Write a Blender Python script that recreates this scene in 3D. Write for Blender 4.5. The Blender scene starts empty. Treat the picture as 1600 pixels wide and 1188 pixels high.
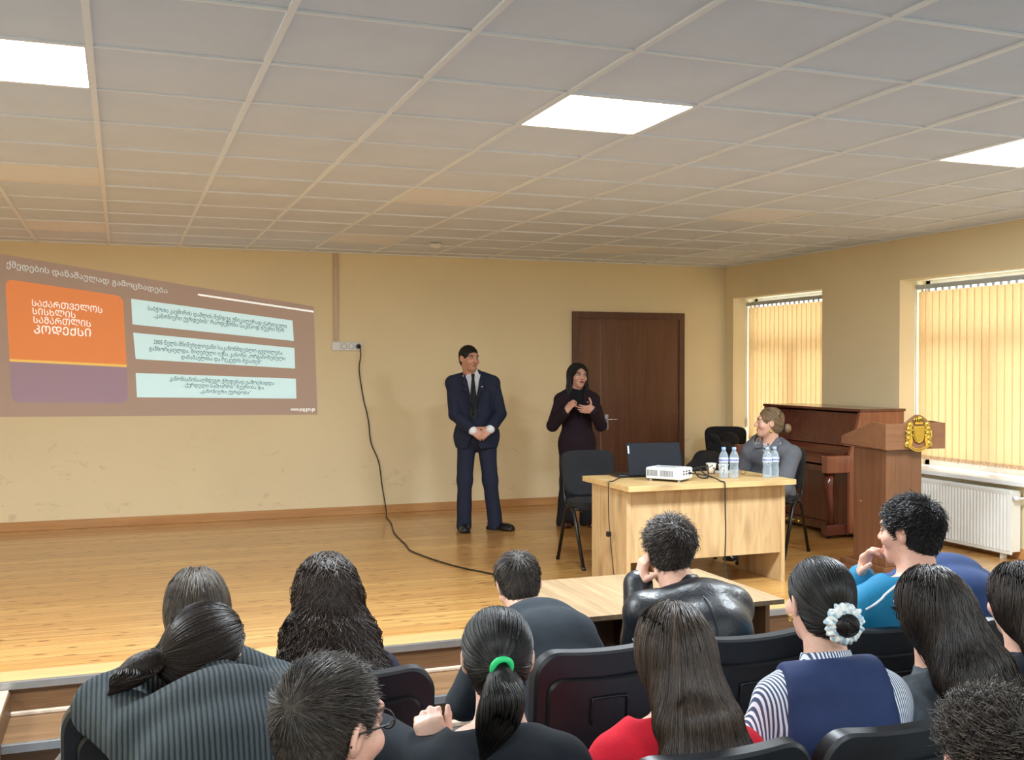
import bpy, bmesh, math, random
import numpy as np
from mathutils import Vector, Matrix, Euler

C = bpy.context.scene.collection
SC = bpy.context.scene

# ------------------------------------------------------------------ camera, world, lights, exposure
CAM_Z = 1.5
cd = bpy.data.cameras.new('camera')
cam = bpy.data.objects.new('camera', cd); C.objects.link(cam)
cd.sensor_fit = 'HORIZONTAL'; cd.sensor_width = 36.0; cd.lens = 36.0 * 1644.0 / 1600.0
cd.clip_start = 0.05; cd.clip_end = 200
cam.location = (0, 0, CAM_Z)
cam.rotation_euler = (math.radians(90) - 0.0131, 0.0004, -0.3557)
SC.camera = cam

SC.view_settings.view_transform = 'Standard'
SC.view_settings.look = 'None'
SC.view_settings.gamma = 1.0
SC.view_settings.use_curve_mapping = False
SC.view_settings.exposure = 0.12
SC.cycles.use_denoising = True
SC.cycles.max_bounces = 8
SC.cycles.diffuse_bounces = 5
SC.cycles.sample_clamp_indirect = 4.0

W = bpy.data.worlds.new('world'); SC.world = W; W.use_nodes = True
bg = W.node_tree.nodes['Background']
bg.inputs[0].default_value = (0.84, 0.93, 1.0, 1); bg.inputs[1].default_value = 5.2

YB, XR, XL, YF = 10.516, 6.535, -3.2, -3.6     # back wall, right wall, left wall, rear wall
ZC, ZF, YS = 2.637, -0.32, 5.5                 # ceiling, audience floor, stage edge
TILE = 0.618

# ------------------------------------------------------------------ materials
MATS = {}
def s2l(c):
    return tuple(((v / 255.0) / 12.92 if v / 255.0 <= 0.04045 else ((v / 255.0 + 0.055) / 1.055) ** 2.4) for v in c)

def nodes(name):
    m = bpy.data.materials.new(name); m.use_nodes = True
    nt = m.node_tree; b = nt.nodes['Principled BSDF']
    return m, nt, b

def lk(nt, a, b): nt.links.new(a, b)

def tex_coord(nt, scale=(1, 1, 1), rot=(0, 0, 0), space='Object', off=(0, 0, 0)):
    tc = nt.nodes.new('ShaderNodeTexCoord'); mp = nt.nodes.new('ShaderNodeMapping')
    mp.inputs['Scale'].default_value = scale; mp.inputs['Rotation'].default_value = rot; mp.inputs['Location'].default_value = off
    lk(nt, tc.outputs[space], mp.inputs['Vector'])
    return mp.outputs['Vector']

def noise_tex(nt, vec, scale, detail=4, rough=.55, dist=0.0):
    n = nt.nodes.new('ShaderNodeTexNoise'); n.inputs['Scale'].default_value = scale
    n.inputs['Detail'].default_value = detail; n.inputs['Roughness'].default_value = rough
    n.inputs['Distortion'].default_value = dist
    lk(nt, vec, n.inputs['Vector']); return n

def ramp(nt, fac, stops):
    r = nt.nodes.new('ShaderNodeValToRGB'); e = r.color_ramp.elements
    while len(e) > 1: e.remove(e[-1])
    e[0].position = stops[0][0]; e[0].color = tuple(stops[0][1]) + (1,) if len(stops[0][1]) == 3 else stops[0][1]
    for p, c in stops[1:]:
        x = e.new(p); x.color = tuple(c) + (1,) if len(c) == 3 else c
    lk(nt, fac, r.inputs['Fac']); return r

def mixc(nt, fac, a, b, mode='MIX'):
    m = nt.nodes.new('ShaderNodeMix'); m.data_type = 'RGBA'; m.blend_type = mode
    for sock, v in ((m.inputs[0], fac), (m.inputs[6], a), (m.inputs[7], b)):
        if hasattr(v, 'is_output'): lk(nt, v, sock)
        elif isinstance(v, (int, float)): sock.default_value = v
        else: sock.default_value = tuple(v) + (1,) if len(v) == 3 else v
    return m.outputs[2]

def bump(nt, b, height, strength=.2, dist=.002):
    n = nt.nodes.new('ShaderNodeBump'); n.inputs['Strength'].default_value = strength
    n.inputs['Distance'].default_value = dist
    lk(nt, height, n.inputs['Height']); lk(nt, n.outputs[0], b.inputs['Normal']); return n

def mat(name, rgb, rough=.6, metal=0.0, var=.06, vscale=8.0, bmp=0.0, bscale=60.0, spec=.5, coat=0.0):
    """plain painted / plastic / cloth surface: slight procedural mottling and bump"""
    if name in MATS: return MATS[name]
    m, nt, b = nodes(name); c = s2l(rgb)
    v = tex_coord(nt)
    n = noise_tex(nt, v, vscale)
    r = ramp(nt, n.outputs['Fac'], [(.3, tuple(x * (1 - var) for x in c)), (.7, tuple(min(1, x * (1 + var)) for x in c))])
    lk(nt, r.outputs[0], b.inputs['Base Color'])
    b.inputs['Roughness'].default_value = rough; b.inputs['Metallic'].default_value = metal
    b.inputs['Specular IOR Level'].default_value = spec
    b.inputs['Coat Weight'].default_value = coat; b.inputs['Coat Roughness'].default_value = .15
    if bmp:
        n2 = noise_tex(nt, v, bscale, 3); bump(nt, b, n2.outputs['Fac'], bmp)
    MATS[name] = m; return m

def wood(name, dark, light, axis='x', scale=1.0, rough=.45, coat=0.0, streak=14.0, contrast=(.3, .72)):
    """grain streaks along one object axis"""
    if name in MATS: return MATS[name]
    m, nt, b = nodes(name)
    k = {'x': (.6, streak, streak), 'y': (streak, .6, streak), 'z': (streak, streak, .6)}[axis]
    v = tex_coord(nt, tuple(a * scale for a in k))
    n = noise_tex(nt, v, 1.6, 6, .62, .6)
    r = ramp(nt, n.outputs['Fac'], [(contrast[0], s2l(dark)), (contrast[1], s2l(light))])
    v2 = tex_coord(nt, tuple(a * scale * 3 for a in k)); n2 = noise_tex(nt, v2, 3.0, 4)
    col = mixc(nt, .25, r.outputs[0], ramp(nt, n2.outputs['Fac'], [(.35, s2l(dark)), (.65, s2l(light))]).outputs[0])
    lk(nt, col, b.inputs['Base Color'])
    b.inputs['Roughness'].default_value = rough; b.inputs['Coat Weight'].default_value = coat
    b.inputs['Coat Roughness'].default_value = .12
    bump(nt, b, n2.outputs['Fac'], .06)
    MATS[name] = m; return m

def knotty_oak(name, dark, light, axis='x', rough=.5):
    """light laminate with cathedral grain and a few darker knots"""
    if name in MATS: return MATS[name]
    m, nt, b = nodes(name)
    k = {'x': (1.2, 9, 9), 'y': (9, 1.2, 9), 'z': (9, 9, 1.2)}[axis]
    v = tex_coord(nt, k)
    n = noise_tex(nt, v, 1.5, 6, .6, 1.2)
    r = ramp(nt, n.outputs['Fac'], [(.28, s2l(dark)), (.5, tuple((a + c) / 2 for a, c in zip(s2l(dark), s2l(light)))), (.72, s2l(light))])
    kv = {'x': (2.2, 6, 6), 'y': (6, 2.2, 6), 'z': (6, 6, 2.2)}[axis]
    vk = tex_coord(nt, kv)
    vo = nt.nodes.new('ShaderNodeTexVoronoi'); vo.inputs['Scale'].default_value = 1.0
    lk(nt, vk, vo.inputs['Vector'])
    kr = ramp(nt, vo.outputs['Distance'], [(.05, (1, 1, 1)), (.30, (0, 0, 0))])
    col = mixc(nt, kr.outputs[0], r.outputs[0], tuple(x * .55 for x in s2l(dark)))
    col2 = mixc(nt, .6, r.outputs[0], col)
    lk(nt, col2, b.inputs['Base Color']); b.inputs['Roughness'].default_value = rough
    MATS[name] = m; return m

def stage_boards():
    m, nt, b = nodes('pine_floorboards')
    v = tex_coord(nt, off=(17.3, 0, 0))
    br = nt.nodes.new('ShaderNodeTexBrick')
    br.offset = .37; br.offset_frequency = 2
    br.inputs['Scale'].default_value = 1.0; br.inputs['Mortar Size'].default_value = .003
    br.inputs['Mortar Smooth'].default_value = .2; br.inputs['Bias'].default_value = 0.0
    br.inputs['Brick Width'].default_value = 40.0; br.inputs['Row Height'].default_value = .088
    br.inputs['Color1'].default_value = (0, 0, 0, 1); br.inputs['Color2'].default_value = (1, 1, 1, 1)
    br.inputs['Mortar'].default_value = (.5, .5, .5, 1)
    lk(nt, v, br.inputs['Vector'])
    base = ramp(nt, br.outputs['Color'], [(0, s2l((190, 142, 82))), (.35, s2l((200, 152, 90))), (.7, s2l((212, 168, 102))), (1, s2l((192, 144, 82)))])
    vg = tex_coord(nt, (.5, 20, 1)); ng = noise_tex(nt, vg, 2.0, 6, .6, .3)
    gr = ramp(nt, ng.outputs['Fac'], [(.34, (.70, .62, .52)), (.6, (1.08, 1.07, 1.03))])
    col = mixc(nt, 1.0, base.outputs[0], gr.outputs[0], 'MULTIPLY')
    # knots and dark dashes in the boards
    vk = tex_coord(nt, (1.0, 4.2, 1)); vo = nt.nodes.new('ShaderNodeTexVoronoi'); vo.voronoi_dimensions = '2D'; vo.inputs['Scale'].default_value = 2.4
    lk(nt, vk, vo.inputs['Vector'])
    nk = noise_tex(nt, tex_coord(nt, (9, 60, 1)), 1.0, 3)
    ad = nt.nodes.new('ShaderNodeMath'); ad.operation = 'MULTIPLY_ADD'
    lk(nt, nk.outputs['Fac'], ad.inputs[0]); ad.inputs[1].default_value = .12; lk(nt, vo.outputs['Distance'], ad.inputs[2])
    kr = ramp(nt, ad.outputs[0], [(.115, (1, 1, 1)), (.165, (0, 0, 0))])
    col = mixc(nt, kr.outputs[0], col, s2l((120, 78, 40)))
    mo = ramp(nt, br.outputs['Fac'], [(0, (1, 1, 1)), (1, (.45, .36, .28))])
    col = mixc(nt, 1.0, col, mo.outputs[0], 'MULTIPLY')
    lk(nt, col, b.inputs['Base Color'])
    b.inputs['Roughness'].default_value = .3; b.inputs['Coat Weight'].default_value = .35; b.inputs['Coat Roughness'].default_value = .18
    bump(nt, b, ng.outputs['Fac'], .05)
    return m

def wall_paint():
    m, nt, b = nodes('wall_paint')
    v = tex_coord(nt)
    c = s2l((238, 221, 182))
    n = noise_tex(nt, v, .9, 4)
    r = ramp(nt, n.outputs['Fac'], [(.3, tuple(x * .96 for x in c)), (.7, tuple(x * 1.03 for x in c))])
    # scuffs: sparse grey-brown dashes on the lower part of the wall
    ns = noise_tex(nt, tex_coord(nt, (3.0, 3.0, 5.5)), 1.5, 6, .66, 1.0)
    sr = ramp(nt, ns.outputs['Fac'], [(.60, (0, 0, 0)), (.68, (1, 1, 1))])
    sep = nt.nodes.new('ShaderNodeSeparateXYZ'); lk(nt, v, sep.inputs[0])
    hz = ramp(nt, sep.outputs['Z'], [(.0, (1, 1, 1)), (.75, (.8, .8, .8)), (.95, (0, 0, 0))])
    f = mixc(nt, 1.0, sr.outputs[0], hz.outputs[0], 'MULTIPLY')
    f2 = mixc(nt, 1.0, f, (.22, .22, .22), 'MULTIPLY')
    col = mixc(nt, f2, r.outputs[0], s2l((150, 118, 76)))
    lk(nt, col, b.inputs['Base Color']); b.inputs['Roughness'].default_value = .62
    nb = noise_tex(nt, v, 9, 4); bump(nt, b, nb.outputs['Fac'], .12, .01)
    return m

def emit(name, rgb, strength):
    m = bpy.data.materials.new(name); m.use_nodes = True; nt = m.node_tree
    nt.nodes.clear(); e = nt.nodes.new('ShaderNodeEmission'); o = nt.nodes.new('ShaderNodeOutputMaterial')
    e.inputs[0].default_value = tuple(rgb) + (1,); e.inputs[1].default_value = strength
    lk(nt, e.outputs[0], o.inputs[0]); return m

def glass_pane():
    m = bpy.data.materials.new('window_glass'); m.use_nodes = True; nt = m.node_tree
    nt.nodes.clear(); t = nt.nodes.new('ShaderNodeBsdfTransparent'); g = nt.nodes.new('ShaderNodeBsdfGlossy')
    g.inputs['Roughness'].default_value = .02; mx = nt.nodes.new('ShaderNodeMixShader'); mx.inputs[0].default_value = .06
    t.inputs[0].default_value = (.95, .97, .97, 1)
    o = nt.nodes.new('ShaderNodeOutputMaterial')
    lk(nt, t.outputs[0], mx.inputs[1]); lk(nt, g.outputs[0], mx.inputs[2]); lk(nt, mx.outputs[0], o.inputs[0]); return m

def blind_cloth():
    m = bpy.data.materials.new('blind_cloth'); m.use_nodes = True; nt = m.node_tree
    nt.nodes.clear()
    v = tex_coord(nt, (1, 40, 160)); n = noise_tex(nt, v, 1.0, 3)
    r = ramp(nt, n.outputs['Fac'], [(.3, s2l((238, 214, 176))), (.7, s2l((249, 229, 194)))])
    d = nt.nodes.new('ShaderNodeBsdfDiffuse'); t = nt.nodes.new('ShaderNodeBsdfTranslucent')
    lk(nt, r.outputs[0], d.inputs[0]); lk(nt, r.outputs[0], t.inputs[0])
    mx = nt.nodes.new('ShaderNodeMixShader'); mx.inputs[0].default_value = .55
    o = nt.nodes.new('ShaderNodeOutputMaterial')
    lk(nt, d.outputs[0], mx.inputs[1]); lk(nt, t.outputs[0], mx.inputs[2]); lk(nt, mx.outputs[0], o.inputs[0]); return m

def clear_plastic(name, tint=(.93, .97, 1.0)):
    m = bpy.data.materials.new(name); m.use_nodes = True; nt = m.node_tree
    nt.nodes.clear(); t = nt.nodes.new('ShaderNodeBsdfTransparent'); g = nt.nodes.new('ShaderNodeBsdfPrincipled')
    g.inputs['Base Color'].default_value = s2l((205, 220, 232)) + (1,); g.inputs['Roughness'].default_value = .12
    lw = nt.nodes.new('ShaderNodeLayerWeight'); lw.inputs[0].default_value = .35
    rr = ramp(nt, lw.outputs['Facing'], [(0, (.22, .22, .22)), (1, (.75, .75, .75))])
    t.inputs[0].default_value = tuple(tint) + (1,)
    mx = nt.nodes.new('ShaderNodeMixShader'); o = nt.nodes.new('ShaderNodeOutputMaterial')
    lk(nt, rr.outputs[0], mx.inputs[0]); lk(nt, t.outputs[0], mx.inputs[1]); lk(nt, g.outputs[0], mx.inputs[2]); lk(nt, mx.outputs[0], o.inputs[0]); return m

M = {}
M['wall'] = wall_paint()
M['boards'] = stage_boards()
M['white_paint'] = mat('white_paint', (222, 216, 204), .5, var=.03)
M['pvc'] = mat('white_pvc', (238, 240, 240), .35, var=.02)
M['tile'] = mat('ceiling_tile', (218, 226, 240), .95, var=.03, vscale=3, bmp=.15, bscale=180)
M['tile_rail'] = mat('ceiling_rail', (238, 243, 250), .4, var=.02)
M['diffuser_off'] = mat('unlit_diffuser', (236, 237, 242), .7, var=.02)
M['panel_on'] = emit('lit_diffuser', (.93, .98, 1.0), 8.0)
M['pane'] = glass_pane()
M['blind'] = blind_cloth()
M['door'] = wood('door_veneer', (84, 50, 34), (116, 74, 52), 'z', 1.0, .42, .1, 16)
M['door_frame'] = wood('door_frame_veneer', (78, 44, 30), (104, 64, 46), 'z', 1.0, .42, .1, 16)
M['skirting'] = wood('skirting_wood', (176, 124, 74), (206, 156, 100), 'x', 1.0, .35, .3)
M['edge_board'] = wood('pale_edge_board', (188, 154, 102), (210, 180, 124), 'x', .6, .35, .3, 10)
M['riser'] = wood('riser_laminate', (66, 44, 26), (116, 83, 52), 'x', .9, .5, 0, 12, (.25, .75))
M['tread'] = wood('tread_laminate', (90, 65, 42), (140, 106, 72), 'x', .9, .5, 0, 12)
M['alu'] = mat('brushed_aluminium', (176, 178, 180), .38, .85, var=.05, vscale=30)
M['scuffed_trim'] = mat('scuffed_white_trim', (188, 168, 148), .6, var=.25, vscale=20)
M['aisle_floor'] = wood('hall_floor_laminate', (70, 71, 75), (88, 88, 92), 'x', .8, .5, 0, 10)
M['oak'] = knotty_oak('pale_oak_laminate', (172, 138, 94), (208, 178, 134), 'z')
M['oak_top'] = knotty_oak('pale_oak_top', (190, 156, 102), (214, 182, 128), 'x')
M['oak_low'] = wood('limed_oak_top', (118, 96, 70), (170, 146, 112), 'y', .8, .5, 0, 14)
M['oak_dark'] = wood('brown_panel', (110, 74, 46), (150, 108, 72), 'z', .8, .5, 0, 10)
M['mahogany'] = wood('mahogany_lacquer', (74, 30, 22), (104, 48, 34), 'z', 1.0, .22, .5, 14)
M['mahogany_side'] = wood('mahogany_side', (112, 60, 38), (152, 92, 62), 'z', 1.0, .22, .5, 14)
M['podium'] = wood('walnut_veneer', (92, 58, 38), (126, 84, 56), 'z', 1.0, .38, .15, 14)
M['podium_top'] = wood('walnut_veneer_crosswise', (108, 70, 46), (138, 94, 66), 'x', 1.0, .38, .15, 14)
M['brass'] = mat('brass', (206, 176, 80), .3, .85, var=.15, vscale=40)
M['black_plastic'] = mat('black_plastic', (24, 25, 28), .38, var=.1, bmp=.1, bscale=400)
M['black_metal'] = mat('black_metal', (22, 22, 24), .35, .2, var=.05)
M['black_fabric'] = mat('black_fabric', (26, 27, 31), .92, var=.15, bmp=.4, bscale=500)
M['leather_chair'] = mat('black_leatherette', (24, 28, 33), .42, var=.12, bmp=.15, bscale=250)
M['chrome'] = mat('chrome', (200, 200, 204), .18, 1.0, var=.02)
M['grey_plastic'] = mat('grey_plastic', (176, 184, 188), .45, var=.04)
M['white_plastic'] = mat('white_plastic', (232, 234, 234), .38, var=.03)
M['dark_slot'] = mat('dark_slot', (40, 42, 46), .6)
M['cable'] = mat('black_cable', (26, 24, 22), .5)
M['radiator'] = mat('radiator_enamel', (232, 232, 226), .35, var=.02)

# ------------------------------------------------------------------ mesh helpers
class MB:
    """collects shapes in one bmesh; build() links them as ONE mesh object"""
    def __init__(s): s.bm = bmesh.new(); s.mi = 0
    def _new(s, verts): 
        for f in {f for v in verts for f in v.link_faces}: f.material_index = s.mi
    def box(s, lo, hi, bev=0.0, seg=2, rot=None, piv=None):
        r = bmesh.ops.create_cube(s.bm, size=1.0); vs = r['verts']
        lo, hi = Vector(lo), Vector(hi); c = (lo + hi) / 2; d = hi - lo
        for v in vs: v.co = Vector((v.co.x * d.x, v.co.y * d.y, v.co.z * d.z)) + c
        if bev > 0:
            es = list({e for v in vs for e in v.link_edges})
            bmesh.ops.bevel(s.bm, geom=es, offset=bev, segments=seg, affect='EDGES', profile=.5)
            vs = s._island(vs)
        if rot is not None:
            p = Vector(piv) if piv is not None else c
            for v in vs: v.co = rot @ (v.co - p) + p
        s._new(vs); return vs
    def _island(s, vs):
        st = [v for v in vs if v.is_valid]
        if not st:
            s.bm.verts.ensure_lookup_table(); st = [s.bm.verts[-1]]
        seen = set(st)
        while st:
            v = st.pop()
            for e in v.link_edges:
                o = e.other_vert(v)
                if o not in seen: seen.add(o); st.append(o)
        return list(seen)
    def prism(s, pts, vec, bev=0.0):
        """polygon (list of 3D points) extruded by vec"""
        vec = Vector(vec)
        a = [s.bm.verts.new(p) for p in pts]; b = [s.bm.verts.new(Vector(p) + vec) for p in pts]
        n = len(pts); fs = [s.bm.faces.new(a), s.bm.faces.new(b[::-1])]
        for i in range(n): fs.append(s.bm.faces.new((a[i], b[i], b[(i + 1) % n], a[(i + 1) % n])))
        bmesh.ops.recalc_face_normals(s.bm, faces=fs)
        vs = a + b
        if bev > 0:
            bmesh.ops.bevel(s.bm, geom=list({e for v in vs for e in v.link_edges}), offset=bev, segments=2, affect='EDGES', profile=.5)
            vs = s._island(vs)
        s._new(vs); return vs
    def tube(s, pts, r, n=8, closed=False, rz=None):
        """round tube along a polyline; r may be a list; rz: flattening"""
        P = [Vector(p) for p in pts]; m = len(P)
        R = r if isinstance(r, (list, tuple)) else [r] * m
        rings = []; up = None
        for i in range(m):
            if closed: t = (P[(i + 1) % m] - P[i - 1])
            else: t = P[min(i + 1, m - 1)] - P[max(i - 1, 0)]
            t.normalize()
            if up is None:
                up = Vector((0, 0, 1)) if abs(t.z) < .9 else Vector((1, 0, 0))
            x = t.cross(up)
            if x.length < 1e-4: x = t.cross(Vector((0, 1, 0)))
            x.normalize(); y = x.cross(t).normalized(); up = y
            rings.append([s.bm.verts.new(P[i] + (x * math.cos(2 * math.pi * k / n) + y * math.sin(2 * math.pi * k / n)) * R[i]) for k in range(n)])
        fs = []
        for i in range(m if closed else m - 1):
            a, b = rings[i], rings[(i + 1) % m]
            for k in range(n): fs.append(s.bm.faces.new((a[k], a[(k + 1) % n], b[(k + 1) % n], b[k])))
        if not closed:
            fs.append(s.bm.faces.new(rings[0][::-1])); fs.append(s.bm.faces.new(rings[-1]))
        for f in fs: f.material_index = s.mi; f.smooth = True
        return rings
    def lathe(s, prof, n=24, c=(0, 0, 0), axis='z'):
        """prof: list of (radius, height)"""
        rings = []
        def P(r, h, a):
            u, v = r * math.cos(a), r * math.sin(a)
            p = {'z': (u, v, h), 'x': (h, u, v), 'y': (u, h, v)}[axis]
            return (p[0] + c[0], p[1] + c[1], p[2] + c[2])
        for r, h in prof:
            if r < 1e-6: rings.append([s.bm.verts.new(P(0, h, 0))])
            else: rings.append([s.bm.verts.new(P(r, h, 2 * math.pi * k / n)) for k in range(n)])
        fs = []
        for a, b in zip(rings, rings[1:]):
            for k in range(n):
                k2 = (k + 1) % n
                if len(a) == 1 and len(b) == 1: continue
                if len(a) == 1: fs.append(s.bm.faces.new((a[0], b[k], b[k2])))
                elif len(b) == 1: fs.append(s.bm.faces.new((a[k], a[k2], b[0])))
                else: fs.append(s.bm.faces.new((a[k], a[k2], b[k2], b[k])))
        for f in fs: f.material_index = s.mi; f.smooth = True
        bmesh.ops.recalc_face_normals(s.bm, faces=fs)
    def build(s, name, m, parent=None, smooth=None, loc=None):
        me = bpy.data.meshes.new(name)
        s.bm.normal_update(); s.bm.to_mesh(me); s.bm.free()
        return link(name, me, m, parent, smooth, loc)

def link(name, me, m, parent=None, smooth=None, loc=None):
    if m is not None:
        for x in (m if isinstance(m, (list, tuple)) else [m]): me.materials.append(x)
    if smooth is not None:
        try: me.shade_flat()
        except Exception: pass
        if smooth == 'auto':
            me.shade_smooth()
            me.set_sharp_from_angle(angle=math.radians(35))
        elif smooth: me.shade_smooth()
    o = bpy.data.objects.new(name, me); C.objects.link(o)
    if loc is not None: o.location = loc
    if parent is not None: o.parent = parent
    return o

def thing(name, label, cat, loc=(0, 0, 0), rz=0.0, group=None):
    o = bpy.data.objects.new(name, None); C.objects.link(o); o.empty_display_size = .1
    o.location = loc; o.rotation_euler = (0, 0, rz)
    return tag(o, label, cat, group)

def tag(o, label, cat, group=None, kind=None):
    o['label'] = label; o['category'] = cat
    if group: o['group'] = group
    if kind: o['kind'] = kind
    return o

def struct(o, label=None, cat=None):
    o['kind'] = 'structure'
    if label: o['label'] = label
    if cat: o['category'] = cat
    return o

def copy_tree(o, parent=None, loc=None, rz=None):
    c = o.copy(); C.objects.link(c)
    if parent is not None: c.parent = parent
    if loc is not None: c.location = loc
    if rz is not None: c.rotation_euler = (0, 0, rz)
    for ch in list(o.children): copy_tree(ch, c)
    return c

def smooth_path(pts, sub=6):
    """Catmull-Rom through pts"""
    P = [Vector(p) for p in pts]; out = []
    for i in range(len(P) - 1):
        a, b, c, d = P[max(i - 1, 0)], P[i], P[i + 1], P[min(i + 2, len(P) - 1)]
        for k in range(sub):
            t = k / sub
            out.append(.5 * ((2 * b) + (c - a) * t + (2 * a - 5 * b + 4 * c - d) * t * t + (3 * b - a - 3 * c + d) * t ** 3))
    out.append(P[-1]); return out
# ------------------------------------------------------------------ the room
# stage floor (L shaped on the far left), audience floor, steps
b = MB()
b.box((XL, YS + .19, -.06), (XR, YB, 0)); struct(b.build('floor_stage', M['boards']), 'glossy knotty pine boards of the raised stage', 'floor')
b = MB(); b.box((XL, YS, -.06), (XR, YS + .19, 0.0)); struct(b.build('trim_1', M['edge_board']), 'wide pale board along the stage edge', 'trim')
b = MB(); b.box((XL, YS - .022, -.034), (XR, YS, .004), .002); struct(b.build('trim_2', M['alu']), 'metal nosing of the stage edge', 'trim')
b = MB(); b.box((XL, YF, ZF - .1), (XR, YS, ZF)); struct(b.build('floor_hall', M['aisle_floor']), 'brown laminate floor of the audience area', 'floor')
b = MB()
b.box((XL, YS - .012, -.16), (XR, YS + .02, -.034)); b.box((-.5, YS - .42, ZF), (XR, YS - .40, -.194))
struct(b.build('trim_3', M['riser']), 'brown laminate risers of the stage steps', 'trim')
b = MB()
b.box((-.5, YS - .42, -.185), (XR, YS - .012, -.16)); struct(b.build('trim_4', M['tread']), 'brown laminate tread of the stage step', 'trim')
b = MB(); b.box((-.5, YS - .445, -.195), (XR, YS - .42, -.156), .002); struct(b.build('trim_5', M['alu']), 'metal nosing of the lower stage step', 'trim')
b = MB()
b.box((-.5, YS - .035, -.16), (XR, YS - .012, -.138), .006); b.box((-.5, YS - .455, ZF), (XR, YS - .42, ZF + .03), .006)
struct(b.build('trim_6', M['scuffed_trim']), 'scuffed quarter round along the foot of the risers', 'trim')
b = MB(); b.box((-.56, YS - 1.0, ZF), (-.5, YS - .012, -.045)); struct(b.build('trim_7', M['riser']), 'brown side cheek of the steps', 'trim')
b = MB(); b.box((-.55, YS - 1.0, -.045), (-.505, YS - .03, -.03), .003); struct(b.build('trim_8', M['scuffed_trim']), 'worn pale strip on top of the step cheek', 'trim')

# walls
b = MB(); b.box((XL - .2, YB, ZF - .1), (XR + .4, YB + .2, ZC + .12)); struct(b.build('wall_back', M['wall']), 'cream back wall behind the stage', 'wall')
b = MB(); b.box((XL - .2, YF, ZF - .1), (XL, YB, ZC + .12)); struct(b.build('wall_left', M['wall']))
b = MB(); b.box((XL - .2, YF - .2, ZF - .1), (XR + .4, YF, ZC + .12)); struct(b.build('wall_rear', M['wall']))
# right wall with a row of window openings (y ranges)
WIN = [(8.74, 10.36), (6.02, 7.626), (3.3, 4.91), (.6, 2.2), (-2.1, -.5)]
WZ0, WZ1, WT = .60, 2.27, .40
b = MB()
ys = [YB]
for y0, y1 in WIN: ys += [y1, y0]
ys.append(YF)
for i in range(0, len(ys), 2): b.box((XR, ys[i + 1], ZF - .1), (XR + WT, ys[i], ZC + .12))
for y0, y1 in WIN:
    b.box((XR, y0, ZF - .1), (XR + WT, y1, WZ0)); b.box((XR, y0, WZ1), (XR + WT, y1, ZC + .12))
bmesh.ops.remove_doubles(b.bm, verts=b.bm.verts, dist=1e-4)
struct(b.build('wall_right', M['wall']), 'cream window wall on the right', 'wall')

def skirt(name, lo, hi):
    bb = MB(); bb.box(lo, hi, .004); struct(bb.build(name, M['skirting']), 'varnished wooden skirting board', 'baseboard')
skirt('baseboard_back', (XL, YB - .018, 0), (4.60, YB, .085)); skirt('baseboard_corner', (5.985, YB - .018, 0), (XR, YB, .085))
skirt('baseboard_right', (XR - .018, YS, 0), (XR, YB - .02, .085))

# suspended ceiling: rails and lay-in tiles
X0, Y0 = -.10, 4.04
nx0, nx1 = math.floor((XL - X0) / TILE), math.ceil((XR - X0) / TILE)
ny0, ny1 = math.floor((YF - Y0) / TILE), math.ceil((YB - Y0) / TILE)
LIT = {(i, j) for i in (-5, -1, 3, 7) for j in (0, -8)}
OFF = {(i, j) for i in (-5, -1, 3, 7) for j in (4, 8, -4, -12)}
rnd = random.Random(5)
b = MB()
for i in range(nx0, nx1):
    for j in range(ny0, ny1):
        if (i, j) in LIT or (i, j) in OFF: continue
        xa, xb = max(XL, X0 + i * TILE + .011), min(XR, X0 + (i + 1) * TILE - .011)
        ya, yb = max(YF, Y0 + j * TILE + .011), min(YB, Y0 + (j + 1) * TILE - .011)
        if xb - xa < .02 or yb - ya < .02: continue
        z = ZC + .007 + rnd.uniform(-.0015, .002)
        tilt = [rnd.uniform(-.0015, .0025) for _ in range(4)]
        vs = [b.bm.verts.new((x, y, z + t)) for (x, y), t in zip(((xa, ya), (xa, yb), (xb, yb), (xb, ya)), tilt)]
        tp = [b.bm.verts.new((v.co.x, v.co.y, ZC + .03)) for v in vs]
        b.bm.faces.new(vs); b.bm.faces.new(tp[::-1])
        for k in range(4): b.bm.faces.new((vs[k], tp[k], tp[(k + 1) % 4], vs[(k + 1) % 4]))
bmesh.ops.recalc_face_normals(b.bm, faces=b.bm.faces)
b.box((XL - .2, YF - .2, ZC + .10), (XR + .4, YB + .2, ZC + .16))
ceiling = struct(b.build('ceiling', M['tile']), 'suspended ceiling of square white tiles', 'ceiling')
b = MB()
for i in range(nx0, nx1 + 1):
    x = X0 + i * TILE
    if XL < x < XR: b.box((x - .012, YF, ZC - .002), (x + .012, YB, ZC + .03))
for j in range(ny0, ny1 + 1):
    y = Y0 + j * TILE
    if YF < y < YB: b.box((XL, y - .0075, ZC - .001), (XR, y + .0075, ZC + .028))
b.box((XL, YB - .02, ZC - .003), (XR, YB, ZC + .02)); b.box((XR - .02, YF, ZC - .003), (XR, YB, ZC + .02))
struct(b.build('trim_9', M['tile_rail']), 'white metal grid of the suspended ceiling', 'trim')

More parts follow.
